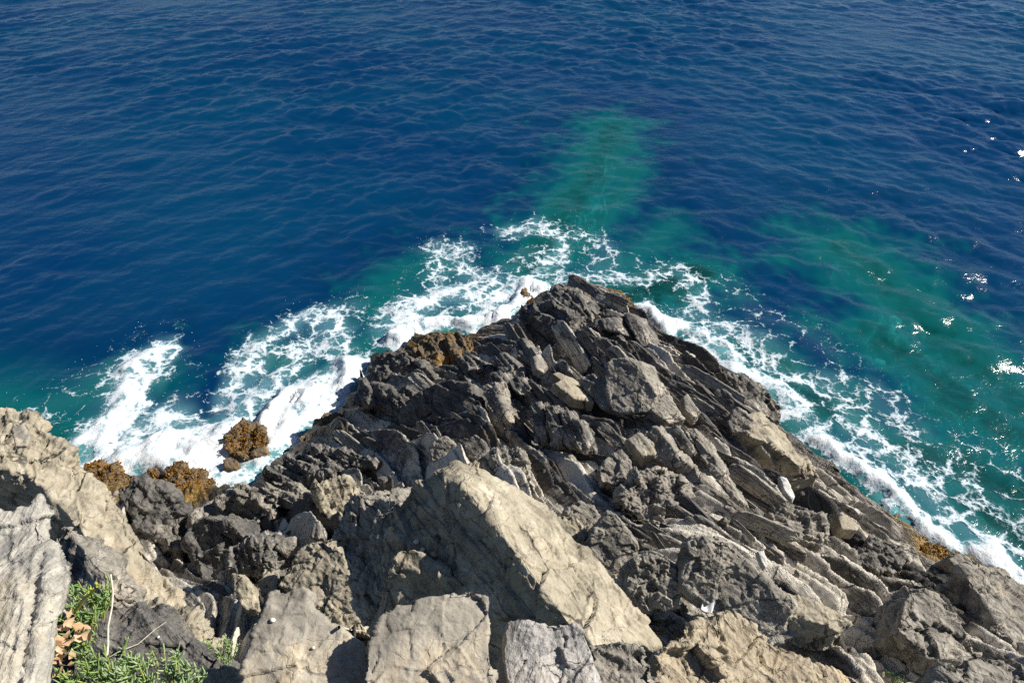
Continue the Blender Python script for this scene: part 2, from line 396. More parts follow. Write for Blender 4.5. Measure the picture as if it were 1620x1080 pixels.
def face_rock(name, label, cat, mat, px, n, th, lift=.15, z=None, d=None, taper=.12, edir=None, group=None, bed=True, vs=1., smooth=1, **kw):
    """rock whose main visible face is the traced polygon, lying in a plane of normal n, and which goes th metres back into the ground"""
    n = unit(n); px = np.array(px, float); c = px.mean(0)
    if d is not None: p0 = at_d(c[0], c[1], d)
    elif z is not None: p0 = at_z(c[0], c[1], z)
    else: p0 = hit(c[0], c[1], lift)
    top = np.array([on_plane(u, v, p0, n) for u, v in px])
    e = unit(-n+np.array([0, 0, -.45])) if edir is None else unit(edir)
    cc = top.mean(0); bot = cc+(top-cc)*(1+taper)+e*th
    bm = bmesh.new()
    a = [bm.verts.new(q) for q in top]; b = [bm.verts.new(q) for q in bot]; k = len(a)
    bm.faces.new(a); bm.faces.new(b[::-1])
    for i in range(k): bm.faces.new([a[i], b[i], b[(i+1) % k], a[(i+1) % k]])
    bmesh.ops.triangulate(bm, faces=[f for f in bm.faces if len(f.verts) > 4])
    size = float(np.linalg.norm(top-cc, axis=1).max())*1.6
    dist = np.linalg.norm(p0-CAM); vox = max(.0065, dist/683*.95)*vs
    if bed: ROCKS.append((p0, size*.5, th))
    return finish_rock(name, label, cat, mat, bm, cc+e*th*.6, vox, size, group, smooth, seed=len(ROCKS)*.37+px[0, 0]*.011, **kw)
def hull_rock(name, label, cat, mat, pts, group=None, bed=True, drop=0., vs=1., smooth=1, **kw):
    """rock as the hull of surveyed corner points (pixel, pixel, height above the sea)"""
    P = np.array([at_z(u, v, z) for u, v, z in pts])
    if drop:
        c = P.mean(0); Q = c+(P-c)*np.array([.95, .95, 1]); Q[:, 2] -= drop; P = np.vstack([P, Q])
    bm = bmesh.new()
    for q in P: bm.verts.new(q)
    r = bmesh.ops.convex_hull(bm, input=bm.verts)
    bmesh.ops.delete(bm, geom=[g for g in bm.verts if not g.link_faces], context='VERTS')
    cc = P.mean(0); size = float(np.linalg.norm(P-cc, axis=1).max())*1.6
    vox = max(.0065, np.linalg.norm(cc-CAM)/683*.95)*vs
    if bed: ROCKS.append((cc, size*.42, .5))
    return finish_rock(name, label, cat, mat, bm, cc, vox, size, group, smooth, seed=len(ROCKS)*.37+pts[0][0]*.013, **kw)

LF = (-.62, -.55, .56)      # the shaded bedding faces look left and towards the viewer
TOP = (.1, -.15, 1.)
ED = (.60, .30, -.75)
ST = (.77, .64, -.35)      # across the bedding
# --- foreground
hull_rock('boulder', 'huge tan wedge-shaped boulder with a sunlit slope and a shaded cracked face', 'boulder', 'tan',
  [(722,730,7.1),(690,742,7.1),(652,766,6.95),(624,800,6.7),(628,840,6.6),(740,775,7.2),(800,850,7.1),(860,930,7.0),(900,985,6.95),(950,1030,6.8),(765,745,7.0),(870,812,6.65),(960,902,6.5),(1045,1020,6.4),
   (600,960,6.05),(620,880,6.2),(700,985,6.1),(800,1010,6.1),(900,1030,6.2),(1000,1050,6.2)], drop=1.2, amp=.65, pit=.3, strata=(.5,.3,.8), layer=.16, lamp=.25)
face_rock('boulder', 'tall grey-brown boulder leaning against the left side of the huge tan boulder', 'boulder', 'grey',
  [(540,800),(560,782),(600,788),(632,792),(640,850),(628,900),(592,965),(574,990),(553,930),(530,850)], (-.45,-.6,.66), .9, z=6.0, edir=(.3,.5,-.6), amp=1.0, pit=.5)
hull_rock('rock_block', 'cracked tan block at the foot of the huge boulder with small snail shells on it', 'rock', 'tan',
  [(632,868,6.75),(665,872,6.75),(735,915,6.65),(765,945,6.5),(615,895,6.7),(598,955,6.2),(588,1010,6.1),(700,965,6.25),(760,975,6.3)], drop=.8, amp=.7)
face_rock('stone_slab', 'pale upright slab with a notched top, a blue-grey streak and a long curved crack', 'slab', 'slab',
  [(426,940),(436,936),(452,936),(470,929),(484,929),(492,935),(487,948),(492,962),(508,974),(520,987),(540,993),(556,1008),(577,1019),(592,1095),(372,1105),(388,1050),(400,1005),(416,968)], (.12,-.30,.95), .16, d=3.0, taper=0., smooth=0, amp=.42, strata=(.12,-.3,.95), layer=.03, lamp=.5)
face_rock('stone_slab', 'broadest pale slab at the bottom edge, flat and yellow-grey with a rounded top', 'slab', 'slab',
  [(582,1018),(594,1000),(602,980),(622,962),(626,954),(648,952),(668,943),(702,941),(738,934),(758,938),(773,944),(771,962),(778,992),(774,1020),(785,1095),(576,1105)], (.10,-.34,.94), .18, d=2.9, taper=0., smooth=0, amp=.40, strata=(.10,-.34,.94), layer=.03, lamp=.4)
face_rock('stone_slab', 'mauve-grey furrowed slab standing right of the broadest pale slab', 'slab', 'mauve',
  [(797,1000),(806,980),(838,981),(855,988),(872,985),(905,984),(922,996),(940,1040),(956,1100),(800,1100),(796,1030)], (.10,-.36,.93), .18, d=3.0, taper=0., smooth=0, amp=.6, strata=(.95,.1,.2), layer=.06, lamp=.4)
face_rock('stone_slab', 'small grey-green blocky slab with a whitish edge beside the furrowed mauve slab', 'slab', 'grey',
  [(930,1014),(985,1015),(1018,1022),(1034,1050),(1050,1100),(955,1100)], (.18,-.3,.93), .3, d=3.25, taper=.0, amp=1., strata=(.3,.8,.5), layer=.07, lamp=.8)
face_rock('boulder', 'rounded ochre boulder at the bottom edge with rough dimples', 'boulder', 'ochre',
  [(1042,1035),(1060,1018),(1095,1019),(1125,1040),(1143,1068),(1150,1105),(1030,1105)], (.15,-.2,.96), .5, d=3.6, taper=.15, smooth=3, amp=1.2)
face_rock('boulder', 'broad tan boulder in the lower right with honeycomb pits on its sunlit slope', 'boulder', 'ochre',
  [(1068,1012),(1095,988),(1130,976),(1165,974),(1180,985),(1195,1000),(1240,1020),(1290,1050),(1335,1072),(1350,1110),(1150,1110),(1110,1040)], (.38,-.02,.92), .9, z=6.3, edir=(-.25,-.15,-1), smooth=2, amp=1.0, pit=.8, strata=(.38,.3,.8), layer=.12, lamp=.4)
face_rock('boulder', 'brown boulder cut off by the bottom edge in the right corner', 'boulder', 'grey',
  [(1468,1105),(1500,1066),(1545,1050),(1580,1046),(1610,1058),(1660,1062),(1680,1110)], (.1,-.3,.95), .8, z=4.5, smooth=2, amp=1.1)
face_rock('stone_slab', 'tall weathered grey slab with lengthwise streaks standing at the left edge', 'slab', 'striped',
  [(-40,818),(-6,808),(20,810),(36,800),(44,806),(62,782),(67,800),(64,834),(76,852),(84,905),(79,950),(66,1005),(55,1110),(-50,1110)], (.25,-.30,.92), .08, d=1.95, taper=0., bed=False, smooth=0, amp=.42, strata=(.95,.12,.1), layer=.022, lamp=.55)
face_rock('stone_shard', 'stick-like grey stone shard lying behind the tall streaked slab', 'stone', 'striped',
  [(-20,862),(0,848),(28,828),(40,820),(46,828),(30,840),(0,866),(-20,880)], (.1,-.3,.95), .06, d=2.5, taper=0., bed=False, amp=.5)
face_rock('boulder', 'long log-shaped tan boulder with a sunlit top sloping down beside the white surf', 'boulder', 'tan',
  [(-60,700),(-10,705),(45,722),(90,728),(118,742),(140,752),(165,775),(190,805),(230,868),(270,925),(292,955),(270,972),(215,955),(190,930),(160,885),(130,848),(112,822),(90,792),(60,764),(20,742),(-60,728)],
  (.42,.12,.90), 1.3, z=5.0, edir=(-.12,-.10,-1), taper=.0, amp=.7, pit=.9, strata=(.6,.3,.3), layer=.14, lamp=.35)
face_rock('rock_ledge', 'knobbly grey-tan ledge at the left edge overhanging the sea', 'rock', 'tan',
  [(-60,640),(-10,648),(20,644),(48,655),(62,676),(85,694),(105,700),(113,722),(100,737),(60,728),(0,712),(-60,700)], (.2,-.05,.97), 1.0, z=3.4, edir=(0,-.1,-1), amp=1.5, pit=.8)
face_rock('stone_slab', 'flat pale stone lying on the knobbly ledge at the left edge', 'stone', 'slab',
  [(18,676),(36,670),(48,688),(40,705),(24,706)], (.15,-.25,.95), .09, z=3.75, taper=0., amp=.4)
face_rock('stone_shard', 'narrow tan stone splinter lying on the knobbly ledge', 'stone', 'tan',
  [(-2,695),(8,675),(17,665),(19,672),(8,692),(0,702)], (.2,-.2,.95), .06, z=3.7, taper=0., amp=.4)
face_rock('bedrock_outcrop', 'smooth blackish outcrop behind the green samphire with a tan left side', 'rock', 'black',
  [(128,1005),(160,968),(200,955),(232,950),(258,985),(300,1012),(350,1045),(385,1062),(380,1110),(105,1110)], (.10,-.30,.95), .9, z=8.3, smooth=3, amp=.8)
face_rock('bedrock_outcrop', 'low grey-tan step of stone between the blackish outcrop and the notched slab', 'rock', 'tan',
  [(318,1062),(350,1052),(400,1058),(390,1110),(320,1110)], (.15,-.25,.95), .4, z=8.7, amp=.8)
face_rock('knobbly_rock', 'honeycombed tan knob at the lower end of the log-shaped boulder', 'rock', 'tan',
  [(212,960),(250,955),(288,960),(312,978),(340,1006),(336,1022),(298,1008),(262,988),(225,985)], (.2,-.2,.95), .8, z=7.3, edir=(0,-.1,-1), smooth=2, amp=1.5, pit=1.2)
face_rock('rock_plate', 'shaded grey plate of rock dipping left of the log-shaped boulder', 'rock', 'grey',
  [(85,850),(105,838),(140,880),(175,930),(165,955),(120,935),(92,905)], (-.35,-.35,.87), .5, z=5.8, amp=.8, strata=(.7,.6,.1), layer=.12)
# --- left gully
face_rock('boulder', 'black pitted boulder below the orange seaweed in the left gully', 'boulder', 'black',
  [(186,772),(226,756),(262,768),(292,800),(280,832),(286,870),(256,866),(214,830)], (.1,-.45,.88), .7, .25, smooth=2, amp=1.4, pit=.8)
face_rock('boulder', 'round black boulder with a pale crest in the left gully', 'boulder', 'black',
  [(290,858),(302,828),(332,816),(368,826),(386,850),(374,890),(360,925),(308,905)], (-.35,-.60,.72), .7, .4, smooth=2, amp=1.2, strata=ST, layer=.12, lamp=.4)
for k, (pp, lab) in enumerate([([(298,812),(322,796),(352,788),(378,796),(392,820),(366,812),(336,808),(304,830)], 'lowest curved rib of dark rock with a white top, above the round black boulder'),
      ([(342,788),(366,778),(392,786),(418,812),(412,828),(386,802),(358,794)], 'middle curved rib of dark rock with a white top, above the round black boulder'),
      ([(368,772),(392,766),(420,780),(440,806),(432,818),(404,788),(376,782)], 'uppermost curved rib of dark rock with a white top, above the round black boulder')]):
    face_rock('rock_rib', lab, 'rock', 'grey', pp, (.25,-.1,.96), .6, .45+.05*k, edir=(-.1,-.2,-1), amp=1.1, group='curved ribs in the left gully')
face_rock('rock_block', 'rough grey-tan block behind the left companion of the huge boulder', 'rock', 'tan',
  [(498,770),(520,758),(548,756),(562,770),(568,800),(545,835),(515,815)], (.15,-.35,.92), .7, .5, amp=1.2, strata=ST, layer=.1)
face_rock('boulder', 'tan block with crossing dark veins behind the notched slab', 'boulder', 'tan',
  [(474,870),(490,856),(515,852),(545,872),(552,905),(566,950),(580,1005),(530,990),(470,935),(440,925)], (-.15,-.55,.82), .8, .9, amp=.7, pit=.2)
face_rock('stone_slab', 'grey stone plank leaning left of the block with crossing veins', 'slab', 'grey',
  [(436,928),(470,890),(500,872),(505,892),(470,935)], (-.2,-.3,.93), .25, .8, amp=.6)
face_rock('stone_shard', 'sunlit pointed tan shard standing in the shaded lower gully', 'stone', 'tan',
  [(366,906),(380,908),(400,930),(404,962),(388,964),(370,934)], (.05,-.5,.86), .25, .7, amp=.8)
face_rock('stone_block', 'small round tan stone beside the pointed shard in the lower gully', 'stone', 'tan',
  [(408,918),(424,904),(438,912),(436,934),(414,940)], (.2,-.3,.9), .25, .7, amp=1)
face_rock('stone_block', 'smooth oval brown stone resting below the rough grey-tan block', 'stone', 'grey',
  [(434,866),(448,850),(468,846),(466,860),(448,874)], (.0,-.4,.92), .3, .6, amp=.4, smooth=3)
face_rock('stone_shard', 'blue-grey upright shard above the block with crossing veins', 'stone', 'slate',
  [(490,850),(496,828),(502,824),(510,852)], (-.1,-.6,.8), .2, .7, amp=.5, strata=(1,0,0), layer=.05)
face_rock('cracked_rock', 'dark wrinkled buttress in the shade of the lower gully', 'rock', 'slate',
  [(368,870),(392,855),(420,850),(436,880),(432,910),(400,910),(372,905)], (-.2,-.7,.68), .6, .5, amp=1.3, strata=(.9,.1,.2), layer=.12, lamp=.9)
face_rock('rock_ledge', 'dark ledge of bedded rock curving down to the surf in the left cove', 'rock', 'slate',
  [(420,748),(452,722),(500,708),(560,712),(600,730),(560,742),(500,752),(450,765)], (-.25,-.4,.88), .7, .35, amp=1.3, strata=(.45,.9,.3), layer=.14, lamp=1.)
face_rock('rock_ledge', 'grey ledge with a pale crest between the left cove and the rough grey-tan block', 'rock', 'grey',
  [(405,775),(430,758),(470,765),(492,790),(480,806),(440,800)], (-.1,-.45,.88), .6, .35, amp=1.2, strata=(.45,.9,.3), layer=.14, lamp=.8)
# --- headland
face_rock('rock_outcrop', 'large smooth blackish rock face in shade left of the middle of the headland', 'rock', 'black',
  [(648,632),(672,612),(705,600),(742,606),(752,640),(752,688),(722,700),(686,692),(640,676),(630,655)], (-.42,-.68,.60), .9, .35, amp=.6, strata=(.3,.5,.8), layer=.1, lamp=.3)
face_rock('rock_block', 'dark shoulder of rock above the deepest white surf, weed on its top', 'rock', 'black',
  [(586,572),(606,558),(640,556),(668,576),(690,596),(640,598),(596,598)], (-.35,-.55,.75), .8, .25, amp=1.3, smooth=2)
face_rock('rock_block', 'ochre weathered rock hump at the water edge in the middle cove', 'rock', 'weedrock',
  [(652,552),(668,534),(692,526),(712,530),(716,556),(694,578),(664,576)], (-.1,-.45,.88), .7, .25, amp=1.4, smooth=2)
face_rock('rock_block', 'second ochre rock hump right of the first, streaked, beside the middle cove', 'rock', 'weedrock',
  [(706,532),(728,524),(748,536),(754,552),(730,566),(712,556)], (.1,-.4,.9), .6, .25, amp=1.2, strata=ST, layer=.1)
face_rock('boulder', 'big pale angular block with dark crack lines in the middle of the headland', 'boulder', 'grey',
  [(955,578),(966,566),(996,567),(1010,574),(1038,624),(1028,652),(1000,652),(968,656),(958,615)], (-.26,-.62,.74), .55, .75, edir=(.72,.42,-.55), taper=-.02, amp=.45)
face_rock('stone_slab', 'pale broken slab at the right foot of the big pale angular block', 'slab', 'grey',
  [(1030,650),(1040,622),(1062,626),(1084,662),(1060,670)], (.2,-.35,.9), .35, .5, amp=.7)
face_rock('stone_slab', 'long cream sunlit slab lying left of the big pale angular block', 'slab', 'tan',
  [(878,606),(892,597),(938,626),(940,638),(905,628)], (.35,-.12,.93), .25, .55, amp=.4)
face_rock('stone_slab', 'narrow cream splinter just above the long cream slab', 'slab', 'tan',
  [(874,590),(884,587),(922,606),(922,612),(890,602)], (.35,-.05,.93), .2, .5, amp=.4)
face_rock('stone_block', 'brownish wedge between the long cream slab and the big pale block', 'stone', 'grey',
  [(922,612),(948,598),(962,618),(986,656),(952,646)], (-.3,-.55,.78), .45, .5, edir=ED, amp=.6)
face_rock('stone_slab', 'small bright oval slab in the dark strata below the headland tip', 'slab', 'grey',
  [(843,564),(854,558),(868,580),(861,590),(848,582)], (.35,-.1,.93), .2, .5, amp=.3)
for pp, lab in [([(938,506),(972,500),(984,528),(960,522),(940,516)], 'lowest of the smooth dark blocks just below the headland tip'),
      ([(940,498),(958,488),(982,496),(998,528),(986,532),(974,502)], 'middle of the smooth dark blocks just below the headland tip'),
      ([(984,494),(1006,500),(1034,552),(1014,548),(996,520)], 'right-hand long smooth dark block just below the headland tip')]:
    face_rock('rock_block', lab, 'rock', 'slate', pp, (-.2,-.5,.84), .45, .4, edir=(.7,.4,-.6), amp=.5, smooth=3, group='smooth blocks below the tip')
face_rock('rock_fin', 'ragged black fin of rock above the surf left of the headland tip', 'rock', 'black',
  [(820,490),(838,478),(872,480),(900,495),(905,530),(870,560),(840,540),(822,516)], (-.5,-.5,.7), .7, .35, edir=ED, amp=1.3, strata=ST, layer=.12, lamp=1.1)
face_rock('rock_fin', 'furrowed grey fin forming the very tip of the headland', 'rock', 'slate',
  [(858,468),(886,455),(912,462),(936,500),(944,536),(918,540),(884,500)], (-.25,-.4,.88), .6, .3, edir=ED, amp=1.2, strata=ST, layer=.10, lamp=1.2)
hull_rock('boulder', 'domed tan boulder with a shaded front beside the right-hand surf', 'boulder', 'tan',
  [(1146,702,1.9),(1165,668,2.3),(1197,652,2.3),(1245,690,2.1),(1290,738,1.8),(1294,757,1.5),(1272,766,1.35),(1222,747,1.5),(1180,722,1.7),(1185,690,2.45),(1225,703,2.4),(1265,738,2.0)], drop=.8, amp=.7)
face_rock('rock_block', 'grey pointed block at the upper end of the domed tan boulder', 'rock', 'grey',
  [(1148,662),(1166,642),(1192,664),(1184,684),(1156,684)], (-.2,-.5,.84), .5, .55, edir=ED, amp=.7)
face_rock('rock_bulge', 'dark brown bulge of rock at the right waterline with a pale broken end', 'rock', 'slate',
  [(1140,585),(1170,592),(1205,614),(1234,642),(1234,668),(1204,654),(1166,628)], (.15,-.45,.88), .8, .3, amp=1.1, strata=ST, layer=.12, lamp=.6)
face_rock('stone_slab', 'pale narrow slab tilted up right of the big angular block', 'slab', 'grey',
  [(1080,628),(1088,622),(1108,652),(1100,662),(1084,648)], (.1,-.3,.95), .25, .5, amp=.4)
face_rock('rock_fin', 'grey fin with a smooth dark side and a bright edge, mid headland', 'rock', 'grey',
  [(1020,692),(1036,672),(1052,690),(1082,728),(1064,740),(1030,722)], (-.4,-.55,.73), .3, .5, edir=ED, amp=.5, strata=ST, layer=.08)
face_rock('rock_fin', 'thin grey fin right beside the fin with the bright edge', 'rock', 'slate',
  [(1058,678),(1070,672),(1102,716),(1092,726),(1074,706)], (-.4,-.55,.73), .2, .5, edir=ED, amp=.5, strata=ST, layer=.06)
face_rock('rock_fin', 'longest thin fin running down the middle of the headland', 'rock', 'grey',
  [(1084,676),(1098,678),(1138,736),(1172,790),(1162,796),(1118,740)], (-.3,-.4,.86), .3, .45, edir=ED, amp=.6, strata=ST, layer=.08)
face_rock('stone_slab', 'silver-grey smooth slab above the rounded grey block', 'slab', 'slab',
  [(992,694),(1010,683),(1030,694),(1044,716),(1018,722)], (.05,-.35,.93), .3, .5, amp=.6, strata=ST, layer=.05)
face_rock('rock_block', 'rounded grey block below the silver-grey slab', 'rock', 'grey',
  [(946,742),(960,722),(984,708),(1000,730),(998,756),(972,768),(952,762)], (-.05,-.5,.86), .5, .5, amp=.7, smooth=2)
face_rock('knobbly_rock', 'rough cauliflower-like lump of rock near the centre of the slope', 'rock', 'grey',
  [(984,776),(1004,750),(1040,738),(1076,752),(1086,790),(1066,824),(1020,830),(988,812)], (-.1,-.5,.86), .8, .4, amp=1.8, pit=1., smooth=1)
face_rock('rock_pyramid', 'pyramid-shaped grey rock with dark cracks right of the huge boulder', 'rock', 'grey',
  [(912,872),(934,846),(960,808),(974,814),(1004,856),(1012,892),(976,926),(944,912)], (-.12,-.66,.74), .7, .6, amp=.5)
face_rock('rock_block', 'rounded tan lump tucked behind the slope of the huge boulder', 'rock', 'tan',
  [(870,838),(884,816),(912,816),(930,842),(918,874),(890,860)], (-.1,-.45,.88), .6, .6, amp=.9, smooth=2)
face_rock('rock_block', 'grey lump with a pale cap behind the rounded tan lump', 'rock', 'grey',
  [(892,808),(916,792),(940,798),(952,820),(930,838),(904,822)], (-.05,-.4,.9), .5, .5, amp=1)
face_rock('cracked_rock', 'broad grey-tan rock wall with crossing cracks in the lower right', 'rock', 'grey',
  [(1076,890),(1086,864),(1118,852),(1152,856),(1182,886),(1226,932),(1256,956),(1244,994),(1214,1014),(1160,992),(1112,956),(1080,926)], (-.15,-.62,.77), .9, .7, edir=(.3,.4,-.8), amp=.7, pit=.4)
face_rock('rock_ledge', 'sunlit tan ledge running right from the cracked rock wall', 'rock', 'tan',
  [(1236,938),(1262,940),(1310,956),(1345,984),(1330,1000),(1280,980),(1246,976)], (.2,-.2,.95), .6, .6, amp=1.0)
face_rock('rock_block', 'pitted grey block with white-crusted top left of the cracked rock wall', 'rock', 'grey',
  [(992,900),(1008,884),(1040,880),(1068,892),(1076,930),(1074,958),(1020,962),(992,940)], (-.1,-.66,.74), .6, .6, amp=1.1, pit=.8)
face_rock('boulder', 'long smooth brown boulder with round dimples in the lower right', 'boulder', 'grey',
  [(1424,978),(1438,938),(1464,928),(1488,940),(1514,976),(1552,1034),(1526,1046),(1470,1040),(1420,996)], (.12,-.30,.95), .8, .5, smooth=2, amp=.9, pit=.5)
face_rock('rock_ridge', 'grey-brown sloping ridge meeting the surf at the right edge', 'rock', 'grey',
  [(1524,902),(1548,888),(1590,902),(1632,950),(1670,1000),(1640,1040),(1600,1020),(1576,985),(1548,940)], (.42,-.02,.9), .9, .6, edir=(-.25,-.15,-1), amp=1.0, strata=ST, layer=.14, lamp=.6)
face_rock('rock_block', 'small square block perched at the waterline on the right', 'rock', 'grey',
  [(1502,884),(1520,872),(1536,882),(1540,898),(1514,900)], (.1,-.4,.9), .5, .45, amp=.8)
face_rock('rock_hump', 'dark rounded hump with a hollow above the right-hand waterline', 'rock', 'slate',
  [(1356,872),(1388,852),(1430,862),(1444,886),(1418,906),(1370,900)], (-.05,-.45,.88), .6, .3, smooth=2, amp=1.4, pit=1)
face_rock('rock_hump', 'grey hump covered in ripples just right of the white quartz patch', 'rock', 'grey',
  [(1218,812),(1250,796),(1288,806),(1312,840),(1290,864),(1240,850)], (-.0,-.4,.9), .5, .3, smooth=2, amp=1.3, strata=(.2,.9,.3), layer=.1)
face_rock('quartz_patch', 'bright white quartz plate set in the grey strata on the right slope', 'stone', 'white',
  [(1234,752),(1244,754),(1258,784),(1254,792),(1240,774)], (.15,-.3,.94), .15, .45, amp=.4)
face_rock('quartz_shard', 'narrow white shard standing in the gully right of the cracked rock wall', 'stone', 'white',
  [(1199,872),(1209,870),(1216,892),(1211,898),(1204,888)], (.05,-.4,.92), .12, .65, amp=.3)
face_rock('stone_slab', 'pale tan slab tilted beside the right-hand waterline', 'slab', 'tan',
  [(1326,818),(1336,812),(1362,832),(1356,840),(1332,836)], (.2,-.25,.94), .3, .5, amp=.5)
face_rock('rock_block', 'pale-crusted block in front of the top of the huge boulder, on its right', 'rock', 'grey',
  [(776,716),(800,704),(826,714),(836,744),(812,758),(786,742)], (-.1,-.45,.88), .6, .5, amp=1.2, strata=(.9,.3,.1), layer=.1)
face_rock('rock_block', 'rounded grey block left of the pale-crusted block behind the huge boulder', 'rock', 'grey',
  [(676,706),(704,688),(722,704),(716,726),(684,728)], (-.2,-.55,.8), .5, .5, amp=.7, smooth=2)
face_rock('rock_block', 'grey block beside a rounded one, behind the peak of the huge boulder', 'rock', 'slate',
  [(732,700),(752,686),(770,702),(772,726),(740,724)], (-.2,-.55,.8), .5, .5, amp=.7, smooth=2)
face_rock('rock_column', 'leaning grey column with a bright side in the bundle of upright strata', 'rock', 'grey',
  [(764,612),(784,602),(792,634),(812,676),(792,690),(774,650)], (-.35,-.5,.8), .4, .5, edir=ED, amp=.7, strata=ST, layer=.08)
for pp, lab in [([(838,640),(852,634),(862,676),(864,700),(846,700)], 'leftmost of the four upright grey pillars in the middle of the headland'),
      ([(862,642),(878,640),(890,684),(888,706),(870,704)], 'second upright grey pillar from the left in the middle of the headland'),
      ([(884,648),(898,650),(912,694),(906,708),(892,702)], 'third upright grey pillar from the left in the middle of the headland'),
      ([(904,660),(918,664),(932,704),(924,714),(910,706)], 'rightmost of the four upright grey pillars in the middle of the headland')]:
    face_rock('rock_pillar', lab, 'rock', 'slate', pp, (-.3,-.6,.75), .3, .5, edir=ED, amp=.5, strata=ST, layer=.06, lamp=.8, group='upright pillars of the strata')
for pp, lab in [([(720,566),(742,560),(768,572),(764,586),(738,584)], 'lowest stubby slab on the left flank above the ochre humps'),
      ([(776,566),(796,556),(822,580),(818,598),(790,586)], 'middle stubby slab on the left flank, right of the ochre humps'),
      ([(812,540),(826,536),(846,566),(840,582),(820,568)], 'upper stubby slab on the left flank, nearest the headland tip'),
      ([(774,592),(790,584),(806,606),(802,622),(782,614)], 'stubby slab just above the leaning grey column'),
      ([(804,600),(818,592),(840,614),(830,628),(812,618)], 'flat-topped stubby slab right of the leaning grey column')]:
    face_rock('rock_block', lab, 'rock', 'slate', pp, (-.3,-.5,.8), .4, .45, edir=ED, amp=.6, strata=ST, layer=.08, group='stubby slabs on the left flank')
for pp, lab in [([(556,640),(570,600),(600,608),(660,640),(680,664),(640,660),(600,640)], 'long tilted ledge nearest the deepest surf on the left flank'),
      ([(600,620),(640,612),(668,640),(650,650)], 'short tilted ledge above the large smooth blackish face')]:
    face_rock('rock_ledge', lab, 'rock', 'black', pp, (-.35,-.45,.82), .5, .3, edir=ED, amp=1.0, strata=ST, layer=.12, lamp=.9)
# --- seaweed-covered rocks in the surf
WEEDY = [([(134,738),(155,730),(185,738),(212,752),(204,768),(165,766),(140,756)], .35, 'flat rock covered with orange seaweed at the left end of the surf'),
  ([(232,740),(250,736),(262,750),(246,760)], .25, 'small rock with dark orange seaweed between two larger weedy rocks'),
  ([(264,742),(276,732),(312,744),(342,758),(340,778),(300,776),(270,764)], .4, 'orange-brown weedy rock washed by foam above the black pitted boulder'),
  ([(360,682),(376,662),(400,662),(418,680),(424,712),(412,734),(384,722),(364,706)] , .45, 'tall rounded rock with orange weed standing in the left surf'),
  ([(352,726),(366,720),(380,732),(372,742),(356,740)], .35, 'small orange weedy rock at the foot of the tall rounded one'),
  ([(496,668),(512,650),(540,654),(552,680),(530,704),(504,700)], .6, 'dark brown weedy rock at the inner corner of the left cove'),
  ([(824,456),(832,454),(846,474),(838,480)], .35, 'little weed-covered rock finger sticking into the surf left of the tip')]
for pp, z, lab in WEEDY:
    face_rock('weedy_rock', lab, 'rock', 'weedrock', pp, (.1,-.25,.96), 1.0, z=z*.7, edir=(0,-.1,-1), taper=.25, smooth=3, amp=1.1, pit=.4, group='weedy rocks in the surf')
print('rocks', time.time()-T0, len(ROCKS))
# ------------------------------------------------------------------ headland bedrock
def cells(a, b, seed):
    """Voronoi in 2-D: returns offsets to the nearest cell centre, its random numbers and F2-F1"""
    ia = np.floor(a).astype(np.int32); ib = np.floor(b).astype(np.int32)
    f1 = np.full(a.shape, 9., np.float32); f2 = f1.copy(); da = np.zeros_like(f1); db = np.zeros_like(f1); hid = np.zeros(a.shape, np.int32)
    for i in (-1, 0, 1):
        for j in (-1, 0, 1):
            h = PERM[PERM[(ia+i+seed) & 255]+((ib+j+seed*3) & 255)]
            x = (a-(ia+i+RND[h, 0])).astype(np.float32); y = (b-(ib+j+RND[h, 1])).astype(np.float32)
            d = x*x+y*y; n = d < f1
            f2 = np.where(n, f1, np.minimum(f2, d)); f1 = np.where(n, d, f1)
            da = np.where(n, x, da); db = np.where(n, y, db); hid = np.where(n, h, hid)
    return da, db, RND[hid], np.sqrt(f2)-np.sqrt(f1)
SA = R(-48)
def rock_detail(x, y):
    """fractured upturned beds: faceted blocks elongated along the strike"""
    wx = x+.35*perlin2(x*.33, y*.33)+.07*perlin2(x*1.3+9, y*1.3); wy = y+.35*perlin2(x*.33+40, y*.33+7)+.07*perlin2(x*1.3, y*1.3+30)
    ang = SA+.38*perlin2(x*.16+3.3, y*.16+8.1)
    t = wx*math.cos(SA)+wy*math.sin(SA); s = -wx*math.sin(SA)+wy*math.cos(SA)
    s = s+.8*perlin2(t*.17+5, s*.10)
    z = 0; tone = .5
    ruff = .98+.5*perlin2(x*.25+70, y*.25+11)
    blocky = sstep(-.15, .25, perlin2(x*.22+13, y*.22+57))
    for ws, wt, gs, gt, off, seed, wgt in ((.95, 4.0, .45, .16, .22, 1, .20), (.36, 3.0, 1.05, .20, .16, 23, .30), (.14, 1.9, 1.5, .17, .085, 47, .30), (.06, .85, 1.4, .25, .032, 91, .20)):
        wt2 = wt
        da, db, r, e = cells(s/ws, t/wt2, seed)
        z = z+ruff*(off*(r[..., 2]-.5)*2*(1.0) + ws*gs*(.55+.9*r[..., 3])*da*.8 + wt2*gt*(r[..., 4]-.5)*db*.9)
        z = z-ruff*.35*ws*.35*np.exp(-(e/.07)**2)
        tone = tone+wgt*(r[..., 5]-.5)*2.0+(.55*(r[..., 5] > .90)-.25*(r[..., 5] < .15))*(seed in (23, 47))*sstep(.03, .10, e)
    z = z+.05*fbm2(t*1.6, s*4.5, 4, .6, True)+.018*fbm2(t*6, s*16, 3, .6, True)
    q = perlin2(x*11, y*11)+.6*perlin2(x*25, y*25)
    z = z-.04*sstep(.25, .7, q)*sstep(.1, .4, perlin2(x*.8+90, y*.8))
    tone = tone+.16*perlin2(x*.5+31, y*.5+77)
    return z, tone
HS = .0195
hx = np.arange(-13.5, 14.5, HS); hy = np.arange(1.0, 19.2, HS)
X, Y = np.meshgrid(hx, hy)
